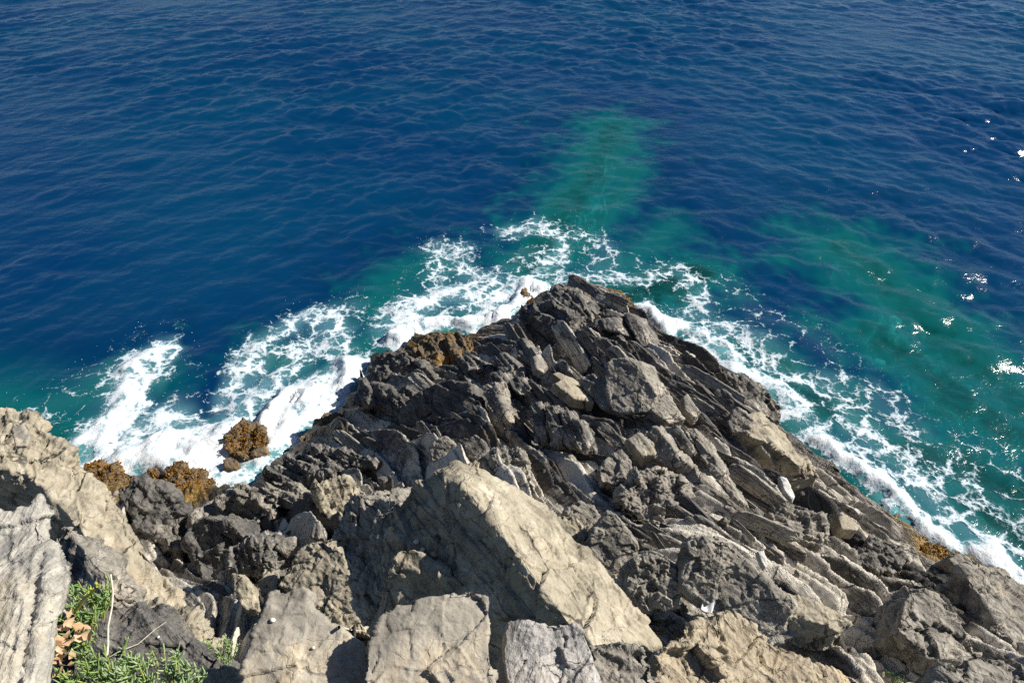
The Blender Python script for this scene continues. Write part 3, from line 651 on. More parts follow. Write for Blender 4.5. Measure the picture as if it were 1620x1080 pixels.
sd0 = bil(SD, X, Y)
jag = .30*perlin2(X*1.1, Y*1.1)+.18*perlin2(X*2.9, Y*2.9)+.08*perlin2(X*8, Y*8)
keep = sd0 > -2.6
Z = np.full(X.shape, -5., np.float64); TONE = np.zeros(X.shape); ALG = np.zeros(X.shape); WET = np.zeros(X.shape)
x, y = X[keep], Y[keep]; sd = sd0[keep]+jag[keep]*sstep(3, .3, np.abs(sd0[keep]))
det, tone = rock_detail(x, y)
zin = np.minimum(np.maximum(bil(ZT, x, y), .2), .2+1.35*np.sqrt(np.maximum(sd, 0)))
zout = seabed_z(x, y, sd)
zb = np.where(sd > 0, zin, zout)
dm = sstep(-.2, 1.3, sd)*.88+.12
bedm = np.zeros(len(x))
for p0, rad, th in ROCKS:
    d2 = ((x-p0[0])**2+(y-p0[1])**2)/(rad*1.0)**2
    bedm = np.maximum(bedm, np.exp(-d2*1.2))
z = zb+det*dm*(1-.6*bedm)-.16*bedm
z = np.where((sd > .15), np.maximum(z, -.02), z)
Z[keep] = z; TONE[keep] = tone
low = sstep(1.35, .40, z+.25*perlin2(x*1.1, y*1.1))*sstep(-1.5, -.2, sd)
WET[keep] = np.clip(np.maximum(low*sstep(2.2, .2, sd), sstep(1.1, .3, sd+.25*perlin2(x*1.7, y*1.7))*sstep(2.4, 1.2, z)), 0, 1)
# ochre algae by the waterline: strongest where surveyed
ALGPX = [(280,770,1.3,.9),(230,770,1.2,.7),(300,830,.7,.55),(505,680,1.1,.55),(560,610,.9,.25),(610,560,.9,.35),(700,545,1.3,.75),(740,560,1.1,.5),(925,462,1.0,.7),(985,468,.8,1.2),(1000,485,.6,1.2),(1080,530,.7,1.25),(1105,552,.7,1.25),
         (1430,832,.9,.6),(1480,872,.8,.8),(1340,775,.7,.35),(1500,885,.5,.5),(160,765,1.2,.8)]
alg = np.zeros(len(x))
for u, v, rr, a in ALGPX:
    p = at_z(u, v, .4); alg = np.maximum(alg, a*np.exp(-(((x-p[0])**2+(y-p[1])**2)/rr**2)))
alg = np.maximum(alg, .62*sstep(-.1, -.5, z)*sstep(-.3, .3, perlin2(x*.9, y*.9)))
ALG[keep] = alg
for _ in range(2):
    Zb = Z.copy(); Zb[1:-1, 1:-1] = .4*Z[1:-1, 1:-1]+.1*(Z[:-2, 1:-1]+Z[2:, 1:-1]+Z[1:-1, :-2]+Z[1:-1, 2:])+.05*(Z[:-2, :-2]+Z[2:, 2:]+Z[2:, :-2]+Z[:-2, 2:]); Z = np.where(Z > -4.5, Zb, Z)
ok = keep & (Z > -3.2)
idx = -np.ones(X.shape, np.int64)
q = ok[:-1, :-1] & ok[1:, :-1] & ok[:-1, 1:] & ok[1:, 1:]
use = np.zeros(X.shape, bool); use[:-1, :-1] |= q; use[1:, :-1] |= q; use[:-1, 1:] |= q; use[1:, 1:] |= q
idx[use] = np.arange(use.sum())
F = np.stack([idx[:-1, :-1][q], idx[:-1, 1:][q], idx[1:, 1:][q], idx[1:, :-1][q]], 1)
# the beds lean: shift the raised parts sideways so that edges overhang a little
LEAN = .32
dz = np.clip(Z-np.where(sd0 > 0, bil(ZT, X, Y), 0), -.6, .6)*(sd0 > 0)
o = mesh_from('headland', np.stack([X[use]-LEAN*.77*dz[use]*-1, Y[use]+LEAN*.64*dz[use], Z[use]], 1), F, M['headland'], True,
              {'tone': TONE[use], 'algae': ALG[use], 'wet': WET[use]})
tag(o, kind='structure')
def ground(px, py):
    i = int(round((px-hx[0])/HS)); j = int(round((py-hy[0])/HS))
    if 0 <= i < len(hx) and 0 <= j < len(hy): return Z[j, i]
    return -9
print('headland', time.time()-T0, use.sum())

# cliff continuing behind and beside the viewpoint (coarse, just outside the photograph)
def grid_mesh(name, x0, x1, y0, y1, st, fz, mat, mask=None, attrs=None):
    gx_, gy_ = np.arange(x0, x1+st*.5, st), np.arange(y0, y1+st*.5, st); A, B = np.meshgrid(gx_, gy_); C = fz(A, B)
    use_ = np.ones(A.shape, bool) if mask is None else mask(A, B)
    q_ = use_[:-1, :-1] & use_[1:, :-1] & use_[:-1, 1:] & use_[1:, 1:]
    id_ = np.arange(A.size).reshape(A.shape)
    F_ = np.stack([id_[:-1, :-1][q_], id_[:-1, 1:][q_], id_[1:, 1:][q_], id_[1:, :-1][q_]], 1)
    return mesh_from(name, np.stack([A.ravel(), B.ravel(), C.ravel()], 1), F_, mat, True, {k: f(A, B).ravel() for k, f in (attrs or {}).items()})
o = grid_mesh('cliff', -23.5, 23.5, -7.5, 16, .12, lambda a, b: np.where(bil(SD, a, b) > 0, bil(ZT, a, b), -2)+.25*fbm2(a*1.1, b*1.1, 4)-.05,
              M['headland'], lambda a, b: (bil(SD, a, b) > .3) & ((np.abs(a) > 13.2) | (b < 1.2)),
              {'tone': lambda a, b: a*0+.5, 'algae': lambda a, b: a*0, 'wet': lambda a, b: a*0})
tag(o, kind='structure')
# seabed
def sb_z(a, b):
    s_ = np.where((a > GX0+.5) & (a < GX1-.5) & (b < GY1-.5), bil(SD, a, b), -12.)
    far = np.sqrt(np.maximum(b-28, 0)**2+np.maximum(np.abs(a)-20, 0)**2)
    return np.where(s_ < -1.2, seabed_z(a, b, s_)-.05-far*.3+.16*fbm2(a*1.2, b*1.2, 4)+.05*fbm2(a*6, b*6, 2), -1.9)
def mk_seabed():
    m = NT('seabed_rock'); v = m.pos()
    n = m.noise(v, .9, 6, .65); n2 = m.noise(v, 4., 5, .65)
    c = m.mix(m.rng(n, .35, .65), (.015, .03, .02), (.26, .33, .25)); c = m.mix(m.rng(n2, .45, .7), c, (.06, .05, .02))
    return m.done(m.principled(c, .9, m.bump(n2, .8, .1)).outputs[0])
M['seabed'] = mk_seabed()
o = grid_mesh('seabed', -60, 60, 4, 64, .16, sb_z, M['seabed'], lambda a, b: (np.where((np.abs(a) < 23.4) & (b < 33.4), bil(SD, a, b), -9) < -.4))
tag(o, kind='structure')

# ------------------------------------------------------------------ sea
def ocean(N, L, lmin, lmax, wdir, slope, seed, spread=2.):
    rs = np.random.RandomState(seed); k1 = 2*np.pi*np.fft.fftfreq(N, L/N); KX, KY = np.meshgrid(k1, k1); K = np.hypot(KX, KY); K[0, 0] = 1
    c = (KX*math.cos(wdir)+KY*math.sin(wdir))/K
    S = K**-3.9*np.exp(-(2*np.pi/lmax/K)**-2*0)*np.exp(-((2*np.pi/lmax)/K)**3)*np.exp(-(K*lmin/(2*np.pi))**2)*(np.abs(c)**spread+.06)
    S[0, 0] = 0
    H = (rs.randn(N, N)+1j*rs.randn(N, N))*np.sqrt(S)
    h = np.fft.ifft2(H).real; sx = np.fft.ifft2(1j*KX*H).real; sy = np.fft.ifft2(1j*KY*H).real
    g = slope/np.sqrt((sx**2+sy**2).mean())
    dx = np.fft.ifft2(-1j*KX/K*H).real; dy = np.fft.ifft2(-1j*KY/K*H).real
    return h*g, dx*g, dy*g
def samp(F_, L, x_, y_):
    N = F_.shape[0]; fx = (x_/L*N) % N; fy = (y_/L*N) % N; i = fx.astype(int); j = fy.astype(int); a = fx-i; b = fy-j; i1 = (i+1) % N; j1 = (j+1) % N
    i %= N; j %= N
    return (F_[j, i]*(1-a)+F_[j, i1]*a)*(1-b)+(F_[j1, i]*(1-a)+F_[j1, i1]*a)*b
OC = [(ocean(512, 35., .20, 3.0, R(-62), .25, 4, 2.6), 35., 0., 1), (ocean(512, 35., .20, 3.0, R(-118), .25, 14, 2.6), 35., 0., -1), (ocean(256, 23., .26, 1.7, R(-90), .08, 9, .6), 23., R(17), 0)]
def waves(x_, y_):
    calm = .74+.65*perlin2(x_*.07+3, y_*.07+8)+.3*perlin2(x_*.21, y_*.21)
    h = 0; dx = 0; dy = 0
    # the swell bends round the headland: two wave trains, one for each side
    sw = sstep(-15, 17, x_+5*perlin2(x_*.11+20, y_*.11))
    for (hh, a, b), L, ro, side in OC:
        wgt = np.sqrt(1-sw) if side == 1 else np.sqrt(sw) if side == -1 else 1.
        cx, sx_ = math.cos(ro), math.sin(ro); u = x_*cx+y_*sx_; v = -x_*sx_+y_*cx
        h = h+wgt*samp(hh, L, u, v); da = wgt*samp(a, L, u, v); db = wgt*samp(b, L, u, v)
        dx = dx+da*cx-db*sx_; dy = dy+da*sx_+db*cx
    return h*calm, dx*calm*.9, dy*calm*.9
# foam strokes: polyline in pixels on the water, radius in metres, density
FOAM = [([(140,748),(220,735),(300,738),(350,722)], .7, 1.0), ([(200,725),(300,715),(350,700),(420,690),(460,665),(500,630),(540,605),(560,585)], .8, 1.0),
 ([(430,690),(450,660),(480,640)], .7, 1.25), ([(150,715),(180,660),(215,605),(245,560)], .85, .86), ([(190,700),(240,665),(290,680)], 1.0, .70), ([(370,670),(400,640),(440,600)], .9, .70), ([(350,745),(395,742),(425,715)], .6, .9),
 ([(370,620),(390,575),(440,530),(505,497),(540,520),(550,570)], .75, .66), ([(420,620),(470,560),(540,530)], .9, .60),
 ([(70,650),(130,615),(200,560),(240,540)], .9, .40), ([(240,545),(290,590)], .7, .36), ([(150,640),(170,600)], .8, .45), ([(470,520),(520,490),(560,490)], .8,.5),
 ([(622,537),(650,525),(700,512),(760,510),(815,492),(845,462)], .55, 1.02), ([(628,512),(650,492),(690,470),(730,470),(800,470),(840,450)], .95, .74),
 ([(690,470),(695,420),(690,390),(720,400),(750,440),(790,450)], .8, .60), ([(630,480),(660,440)], .7, .38), ([(800,365),(850,358),(885,375),(880,410),(850,445)], .75, .66),
 ([(770,430),(820,420),(850,400)], .8, .48), ([(880,358),(930,370),(960,400),(950,435),(900,445)], .9, .50), ([(860,440),(900,440),(960,440),(1000,450)], .6, .6), ([(960,400),(1010,420)], .8, .42),
 ([(1008,490),(1040,500),(1070,515)], .6, 1.0), ([(1010,450),(1060,430),(1095,450),(1110,490),(1070,500)], .8, .58), ([(1050,505),(1110,535),(1160,580),(1210,605),(1250,650)], .7, .80),
 ([(1130,520),(1190,545),(1250,590),(1310,610),(1350,650)], 1.0, .60), ([(1150,450),(1200,500),(1250,520),(1320,560)], 1.0, .40), ([(1240,640),(1290,690),(1340,720)], .8, .66),
 ([(1300,700),(1350,735),(1400,785),(1450,825),(1500,865)], .5, .90), ([(1350,660),(1400,710),(1450,760),(1520,830),(1600,900),(1660,960)], .9, .62), ([(1560,890),(1600,920),(1650,965)], .6, .95),
 ([(1370,620),(1440,680),(1500,720)], .9, .50), ([(1440,700),(1520,760),(1600,820),(1660,860)], 1.0, .50), ([(1540,700),(1620,760)], 1., .36), ([(1540,850),(1620,890)], .9, .55)]
FW = [(np.array([at_z(u, v, 0.)[:2] for u, v in P_]), r_, d_) for P_, r_, d_ in FOAM]
def foam_density(x_, y_):
    wx = x_+.35*perlin2(x_*.8, y_*.8)+.15*perlin2(x_*2.3, y_*2.3); wy = y_+.35*perlin2(x_*.8+50, y_*.8)+.15*perlin2(x_*2.3+9, y_*2.3)
    D = np.zeros(x_.shape)
    for P_, r_, d_ in FW:
        d = seg_dist(wx, wy, P_)/r_
        D = np.maximum(D, d_*np.exp(-(d**2)*.85))
    return D
WS = .072
wxg = np.arange(-52, 52.01, WS); wyg = np.arange(4.2, 60.01, WS); WX, WY = np.meshgrid(wxg, wyg)
h, dx, dy = waves(WX, WY)
near = np.where((np.abs(WX) < 23) & (WY < 33), bil(SD, WX, WY), -9)
damp = .45+.55*sstep(-.3, -3., near)
DEN = np.zeros(WX.shape); fm = (np.abs(WX) < 16) & (WY < 24); DEN[fm] = foam_density(WX[fm], WY[fm])
DEP = np.full(WX.shape, 8.); dmk = (np.abs(WX) < 22) & (WY < 33)
DEP[dmk] = -np.where(near[dmk] < -.0, seabed_z(WX[dmk], WY[dmk], near[dmk]), -.1)
DEP = np.clip(DEP, 0, 9)
surf = .24*sstep(.55, 1.2, DEN)*(1+.6*perlin2(WX*1.7, WY*1.7)+.45*fbm2(WX*4.5, WY*4.5, 2, .6, True))
WXd, WYd, WZ = WX+dx*damp, WY+dy*damp, h*damp+surf
keepw = near < .9
def sub_faces(ok_):
    q_ = ok_[:-1, :-1] & ok_[1:, :-1] & ok_[:-1, 1:] & ok_[1:, 1:]
    us = np.zeros(ok_.shape, bool); us[:-1, :-1] |= q_; us[1:, :-1] |= q_; us[:-1, 1:] |= q_; us[1:, 1:] |= q_
    id_ = -np.ones(ok_.shape, np.int64); id_[us] = np.arange(us.sum())
    return us, np.stack([id_[:-1, :-1][q_], id_[:-1, 1:][q_], id_[1:, 1:][q_], id_[1:, :-1][q_]], 1)
us, Fw = sub_faces(keepw)
V = np.stack([WXd[us], WYd[us], WZ[us]], 1); nv = len(V)
# open sea out to the horizon, a little lower than the wave field's edge
far = np.array([(-6000,-800,-.35),(-51.5,-800,-.35),(51.5,-800,-.35),(6000,-800,-.35),(-6000,6000,-.35),(-51.5,59.5,-.35),(51.5,59.5,-.35),(6000,6000,-.35)])
V = np.vstack([V, far]); Fw = np.vstack([Fw, np.array([[0,1,5,4],[4,5,6,7],[2,3,7,6]])+nv])
pad = np.zeros(8)
AER = np.clip(DEN, 0, 1.3)
def mk_water():
    m = NT('sea_water'); v = m.pos(); dep = m.attr('depth'); aer = m.attr('aer')
    n1 = m.noise(m.map(m.warp(v, 1.2, .5), (1.0, 1.9, 1), (0, 0, R(10))), 2.6, 4, .6)
    n2 = m.noise(m.map(v, (1.0, 1.7, 1), (0, 0, R(-22))), 8., 4, .6)
    nr = m.bump(m.math('ADD', m.math('MULTIPLY', n1, .75), m.math('MULTIPLY', n2, .22)), .42, .10)
    big = m.noise(v, .12, 3, .5)
    deep = m.mix(m.rng(big, .35, .65), (.0001, .025, .084), (.0001, .034, .090))
    c = m.mix(m.rng(dep, .4, 2.9), (.007, .235, .235), m.mix(m.rng(dep, 1.5, 5.0), (.001, .098, .135), deep))
    c = m.mix(m.math('MULTIPLY', m.rng(aer, .28, 1.0), .62), c, (.22, .52, .58))
    dif = m.n('ShaderNodeBsdfDiffuse'); m.put(dif.inputs[0], c); upn = m.n('ShaderNodeCombineXYZ'); upn.inputs[2].default_value = 1.; m.link(upn.outputs[0], dif.inputs['Normal'])   # light scattered back from inside the water hardly follows the ripples
    tr = m.n('ShaderNodeBsdfTransparent'); tr.inputs[0].default_value = (.22, .76, .82, 1)
    op = m.math('SUBTRACT', 1., m.math('POWER', 2.718, m.math('MULTIPLY', dep, -.36)))
    op = m.math('MAXIMUM', op, m.math('MULTIPLY', m.rng(aer, .3, .9), .75))
    body = m.n('ShaderNodeMixShader'); m.put(body.inputs[0], op); m.link(tr.outputs[0], body.inputs[1]); m.link(dif.outputs[0], body.inputs[2])
    gl = m.n('ShaderNodeBsdfGlossy'); gl.inputs['Roughness'].default_value = .16; m.link(nr, gl.inputs['Normal'])
    fr = m.n('ShaderNodeFresnel'); fr.inputs['IOR'].default_value = 1.33; m.link(nr, fr.inputs['Normal'])
    mx = m.n('ShaderNodeMixShader'); m.link(fr.outputs[0], mx.inputs[0]); m.link(body.outputs[0], mx.inputs[1]); m.link(gl.outputs[0], mx.inputs[2])
    return m.done(mx.outputs[0])
M['water'] = mk_water()
o = mesh_from('sea', V, Fw, M['water'], True, {'depth': np.concatenate([DEP[us], pad+8]), 'aer': np.concatenate([AER[us], pad])})
tag(o, kind='structure')
def mk_foam():
    m = NT('white_foam'); v = m.pos(); d = m.attr('dens')
    w = m.warp(m.warp(v, .9, .9, 4), 3.2, .30, 4)
    e1 = m.voro(w, 1.4); e2 = m.voro(m.warp(v, 2.2, .5, 4), 3.9); e3 = m.voro(m.warp(v, 6, .2), 8.5)
    n = m.noise(m.warp(v, 1.5, .5), 2.1, 7, .68)
    fn = m.noise(v, 16, 4, .75)
    a = m.math('MULTIPLY', d, 1.24)
    a = m.math('SUBTRACT', a, m.math('MULTIPLY', m.math('POWER', e1, .5), .92))
    a = m.math('SUBTRACT', a, m.math('MULTIPLY', m.math('POWER', e2, .6), .62))
    a = m.math('SUBTRACT', a, m.math('MULTIPLY', e3, .35))
    a = m.math('ADD', a, m.math('MULTIPLY', m.math('SUBTRACT', n, .55), 1.35))
    a = m.math('ADD', a, m.math('MULTIPLY', m.math('SUBTRACT', fn, .5), .5))
    al = m.rng(a, .02, .36)
    # no foam at all where there is none
    al = m.math('MULTIPLY', al, m.rng(d, .10, .30))
    film = m.math('MULTIPLY', m.rng(d, .55, 1.05), m.rng(n, .42, .62)); al = m.math('MAXIMUM', al, m.math('MULTIPLY', film, .42))
    p = m.principled(m.mix(m.rng(a, .1, .7), (.34, .46, .52), (.64, .67, .69)), .6, m.bump(m.math('ADD', n, m.math('MULTIPLY', fn, .12)), .6, .12), .2)
    tr = m.n('ShaderNodeBsdfTransparent'); mx = m.n('ShaderNodeMixShader'); m.put(mx.inputs[0], al)
    m.link(tr.outputs[0], mx.inputs[1]); m.link(p.outputs[0], mx.inputs[2])
    return m.done(mx.outputs[0])
M['foam'] = mk_foam()
us, Ff = sub_faces((DEN > .13) & keepw)
o = mesh_from('sea_foam', np.stack([WXd[us], WYd[us], WZ[us]+.012], 1), Ff, M['foam'], True, {'dens': DEN[us]})
tag(o, 'white lacy surf foam breaking around the foot of the headland', 'foam', kind='stuff')
# flying drops
vs, fs = [], []
tet = np.array([(1,1,1),(-1,-1,1),(-1,1,-1),(1,-1,-1)])*.6; octv = np.array([(1,0,0),(-1,0,0),(0,1,0),(0,-1,0),(0,0,1),(0,0,-1)], float)
octf = np.array([(0,2,4),(2,1,4),(1,3,4),(3,0,4),(2,0,5),(1,2,5),(3,1,5),(0,3,5)])
jj, ii = np.nonzero((DEN > .12) & (DEN < .85) & (near < -.2)); pr = np.clip(DEN[jj, ii], 0, 1.2)*(1.3-DEN[jj, ii].clip(0, 1.2)); pr /= pr.sum()
ch = RNG.choice(len(jj), 1700, p=pr)
for c in ch:
    j, i = jj[c], ii[c]; dd = DEN[j, i]; r = RNG.uniform(.004, .010)
    hgt = abs(RNG.normal(0, .05))+.012
    p = np.array([WXd[j, i]+RNG.uniform(-.1, .1), WYd[j, i]+RNG.uniform(-.1, .1), WZ[j, i]+hgt]); fs.append(octf+len(vs)*6); vs.append(octv*r*RNG.uniform(.7, 1.3, 3)+p)
o = mesh_from('sea_spray', np.vstack(vs), np.vstack(fs), M['spray'], True)
tag(o, 'fine white spray drops flying over the surf', 'spray', kind='stuff')
print('sea', time.time()-T0, nv)
# ------------------------------------------------------------------ repeated blades and loose stones
def proto_rock(kind, seed):
    rs = np.random.RandomState(seed); bm = bmesh.new()
    if kind == 'blade':
        pts = []
        for sy in (-1, 1):      # a long slab with broken slanting ends
            for sx, sz in ((-1, -1), (1, -1), (1, 1), (-1, 1)):
                pts.append((sx*(.5-rs.uniform(0, .16)), sy*rs.uniform(.05, .09), sz*(.40-rs.uniform(0, .2))))
            pts.append((rs.uniform(-.3, .3), sy*.10, rs.uniform(.34, .44))); pts.append((rs.choice([-.52, .52]), sy*.07, rs.uniform(-.2, .2)))
    else:
        pts = [unit(rs.randn(3))*np.array([.55, .42, .36])*rs.uniform(.8, 1.05) for _ in range(13)]
    for p in pts: bm.verts.new(p)
    bmesh.ops.convex_hull(bm, input=bm.verts)
    bmesh.ops.delete(bm, geom=[g for g in bm.verts if not g.link_faces], context='VERTS')
    co, f, no = remeshed(bm, .019)
    co = weather(co, no, .9, .5 if kind == 'blade' else .8, (0, 1, .1) if kind == 'blade' else None, .07, .5, seed=seed*.7)
    return co, f
def scatter(kind, name, label, cat, group, mats, px_boxes, count, smin, smax, sink):
    protos = []
    for k in range(6):
        co, f = proto_rock(kind, 100+k+(50 if kind == 'stone' else 0))
        me_o = mesh_from(name, co, f, M[mats[k % len(mats)]], True); protos.append(me_o)
    n = 0; tries = 0
    while n < count and tries < count*30:
        tries += 1
        bx = px_boxes[RNG.randint(len(px_boxes))]
        p = hit(RNG.uniform(bx[0], bx[2]), RNG.uniform(bx[1], bx[3]))
        s_ = float(bil(SD, p[0], p[1]))
        if s_ < (1.05 if kind == 'blade' else .5): continue
        if any(((p[0]-q[0])**2+(p[1]-q[1])**2) < (r_*.75)**2 for q, r_, _ in ROCKS): continue
        src = protos[n % 6]
        o_ = src if n < 6 else src.copy()
        if n >= 6: COL.objects.link(o_)
        s = smin*(smax/smin)**RNG.rand()
        zz = ground(p[0], p[1])
        o_.location = (float(p[0]), float(p[1]), float(zz+sink*s))
        if kind == 'blade':
            o_.scale = (s*RNG.uniform(1.5, 3.2), s*RNG.uniform(.5, 1.0), s*RNG.uniform(.6, .9))
            o_.rotation_euler = (R(-RNG.uniform(20, 56)), R(RNG.uniform(-10, 16)), SA+RNG.normal(0, .12)+.38*float(perlin2(np.array([p[0]*.16+3.3]), np.array([p[1]*.16+8.1]))[0]))
        else:
            o_.scale = (s, s*RNG.uniform(.8, 1.2), s*RNG.uniform(.7, 1.1)); o_.rotation_euler = (RNG.uniform(-.6, .6), RNG.uniform(-.6, .6), RNG.uniform(0, 6.28))
        tag(o_, label, cat, group); n += 1
    for k in range(n, 6): bpy.data.objects.remove(protos[k])
scatter('blade', 'slate_slab', 'grey slate slab on edge among the tilted strata of the headland', 'rock', 'slate blades of the headland', ['bedded', 'beddedblack', 'beddedpale', 'bedded', 'beddedpale', 'beddedblack'],
        [(760,530,960,720), (960,560,1180,740), (1040,700,1300,880), (560,560,760,720), (860,460,1060,600), (1100,560,1230,680)], 298, .14, .66, -.01)
scatter('stone', 'loose_stone', 'loose angular stone wedged in the gullies of the headland', 'stone', 'loose stones in the gullies', ['grey', 'slate', 'tan', 'slate', 'grey', 'black'],
        [(420,690,900,800), (300,800,520,960), (860,720,1100,900), (1100,800,1450,980), (1250,950,1500,1060), (1000,860,1120,980)], 130, .07, .28, .05)

# ------------------------------------------------------------------ seaweed tufts on the weedy rocks and along the waterline
def tri_tufts(n, spread, length, width, rs, base, nrm_up=1., flat=.0):
    v, f = [], []
    for k in range(n):
        a = rs.uniform(0, 6.28); r = spread*math.sqrt(rs.rand()); p = base+np.array([math.cos(a)*r, math.sin(a)*r, 0])
        d = unit([rs.normal(0, .6), rs.normal(0, .6), nrm_up*rs.uniform(.3, 1)]); s = unit(np.cross(d, rs.randn(3)))
        L = length*rs.uniform(.6, 1.3); w = width*rs.uniform(.7, 1.2); b = len(v)
        v += [p-s*w*.5, p+s*w*.5, p+d*L*.6+s*w*.7, p+d*L*.6-s*w*.7, p+d*L+s*w*.2, p+d*L-s*w*.2]; f += [(b, b+1, b+2, b+3), (b+3, b+2, b+4, b+5)]
    return v, f
dg = bpy.context.evaluated_depsgraph_get()
def drop(x_, y_, z0=6):
    hit_, loc, nr_, _, ob, _ = scene.ray_cast(dg, Vector((x_, y_, z0)), Vector((0, 0, -1)))
    return (np.array(loc), ob) if hit_ else (None, None)
WSPOT = [(165,748,.55,.0,'orange seaweed mat on the flat rock at the left end of the surf'), (300,758,.6,.0,'orange-brown seaweed mat on the foam-washed weedy rock'), (385,690,.42,.2,'orange seaweed on the tall rounded rock in the left surf'),
  (992,476,.5,.35,'bright orange seaweed at the right side of the headland tip'), (930,460,.4,.5,'brown-orange seaweed tufts on the crest of the headland tip'), (1092,542,.6,.3,'orange seaweed strip on the right waterline below the tip'),
  (1485,874,.35,.1,'small orange seaweed patch by the square waterline block'), (834,466,.2,.1,'orange seaweed on the little rock finger'), (247,747,.25,.1,'dark orange seaweed on the small rock between two weedy rocks')]
for u, v, r, z, lab in WSPOT:
    c = at_z(u, v, z+.25); vs, fs = [], []
    for k in range(int(480*r)):
        a = RNG.uniform(0, 6.28); q = r*math.sqrt(RNG.rand()); x_, y_ = c[0]+math.cos(a)*q*1.25, c[1]+math.sin(a)*q*.8
        P_, ob = drop(x_, y_, 4)
        if P_ is None or ob.name.startswith('sea') or P_[2] > 1.6: continue
        tv, tf = tri_tufts(8, .05, .045, .02, RNG, P_-np.array([0, 0, .008]), .35)
        b = len(vs); vs += tv; fs += [tuple(i+b for i in t) for t in tf]
    if fs: tag(mesh_from('seaweed', np.array(vs), np.array(fs), M['weed'], True, origin=c), lab, 'seaweed', 'orange seaweed on the rocks', 'thing')

# ------------------------------------------------------------------ samphire plants, twigs, shells, litter
def leaf_geo(p, d, L, w, rs):
    """fleshy pointed leaf: a four-sided spindle"""
    d = unit(d); s = unit(np.cross(d, [0.3, .2, 1])); t = np.cross(s, d); bend = np.array([0, 0, .25*L])
    rings = [(0, .35), (.35, 1.), (.75, .8)]; v = []
    for a, ww in rings:
        c = p+d*L*a+bend*a*a
        v += [c+s*w*ww, c+t*w*ww*.6, c-s*w*ww, c-t*w*ww*.6]
    v.append(p+d*L+bend); f = []
    for r in range(2):
        for k in range(4): f.append((r*4+k, r*4+(k+1) % 4, r*4+4+(k+1) % 4, r*4+4+k))
    for k in range(4): f.append((8+k, 8+(k+1) % 4, 12, 12))
    return v, f
def tube(path, r0, r1, sides=6):
    v, f = [], []
    path = [np.array(p, float) for p in path]; n = len(path)
    for i, p in enumerate(path):
        d = unit(path[min(i+1, n-1)]-path[max(i-1, 0)]); s = unit(np.cross(d, [.31, .92, .13])); t = np.cross(d, s); r = r0+(r1-r0)*i/(n-1)
        for k in range(sides):
            a = 2*math.pi*k/sides; v.append(p+s*math.cos(a)*r+t*math.sin(a)*r)
    for i in range(n-1):
        for k in range(sides): f.append((i*sides+k, i*sides+(k+1) % sides, (i+1)*sides+(k+1) % sides, (i+1)*sides+k))
    return v, f
def quads_to_mesh(name, vs, fs, mat, parent=None, origin=None):
    me = bpy.data.meshes.new(name); o_ = np.zeros(3) if origin is None else np.array(origin)
    me.from_pydata([tuple(map(float, np.array(q)-o_)) for q in vs], [], [tuple(dict.fromkeys(t)) for t in fs]); me.materials.append(mat)
    me.polygons.foreach_set('use_smooth', [True]*len(me.polygons)); me.update()
    ob = bpy.data.objects.new(name, me); COL.objects.link(ob)
    if parent is None and origin is not None: ob.location = [float(q) for q in origin]
    if parent is not None: ob.parent = parent
    return ob
def plant(label, centre, sx, sy, stems, leaves, L, w, mat, h=.10, flower=None):
    root = bpy.data.objects.new('samphire_plant', None); COL.objects.link(root); root.location = [float(q) for q in centre]
    tag(root, label, 'plant')
    vs, fs, sv, sf = [], [], [], []
    for k in range(stems):
        a = RNG.uniform(0, 6.28); q = math.sqrt(RNG.rand()); p0 = np.array([math.cos(a)*q*sx, math.sin(a)*q*sy, -.04])
        hh = h*RNG.uniform(.6, 1.25)*(1.1-.5*q); top = p0+np.array([math.cos(a)*q*.05, math.sin(a)*q*.05, hh+.04])
        tv, tf = tube([p0, (p0+top)/2+RNG.normal(0, .006, 3), top], .0028, .0018, 5); b = len(sv); sv += tv; sf += [tuple(i+b for i in t) for t in tf]
        for m_ in range(leaves):
            u = RNG.uniform(.25, 1.); p = p0+(top-p0)*u; an = RNG.uniform(0, 6.28)
            d = [math.cos(an), math.sin(an), RNG.uniform(.35, 1.5)]
            tv, tf = leaf_geo(p, d, L*RNG.uniform(.7, 1.25), w*RNG.uniform(.8, 1.2), RNG); b = len(vs); vs += tv; fs += [tuple(i+b for i in t) for t in tf]
    quads_to_mesh('foliage', vs, fs, M[mat], root); quads_to_mesh('stems', sv, sf, M['greenstem'], root).name = 'stem'
    if flower is not None:
        pts, heads = flower; pts = [np.array(p)-centre for p in pts]
        tv, tf = tube(pts, .006, .004, 6); quads_to_mesh('flower_stalk', tv, tf, M['greenstem'], root)
        fv, ff = [], []
        for hpt in heads:
            for k in range(9):
                d = unit(RNG.randn(3)+[0, 0, .6]); tv, tf = leaf_geo(np.array(hpt)-centre+d*.002, d, .011, .0026, RNG); b = len(fv); fv += tv; ff += [tuple(i+b for i in t) for t in tf]
        quads_to_mesh('flower_head', fv, ff, M['yellowflower'], root)
    return root
def surf_pt(u, v, dz=0.):
    h_, loc, n_, _, ob, _ = scene.ray_cast(dg, Vector(CAM), Vector(ray(u, v)))
    return np.array(loc)+np.array([0, 0, dz])
bpy.context.view_layer.update(); dg = bpy.context.evaluated_depsgraph_get()
pA = at_d(112, 968, 2.15); pB = at_d(150, 1055, 1.95); pC = at_d(225, 1075, 1.9); pD = surf_pt(345, 1036); pE = surf_pt(1414, 1074)
plant('fleshy green samphire beside the tall streaked slab with a yellow-green flower stalk', pA-[0, 0, .08], .055, .11, 34, 14, .026, .0030, 'leaf', .075,
      flower=([at_d(120, 965, 2.1), at_d(132, 948, 2.08), at_d(152, 930, 2.05)], [at_d(155, 925, 2.04), at_d(143, 934, 2.06)]))
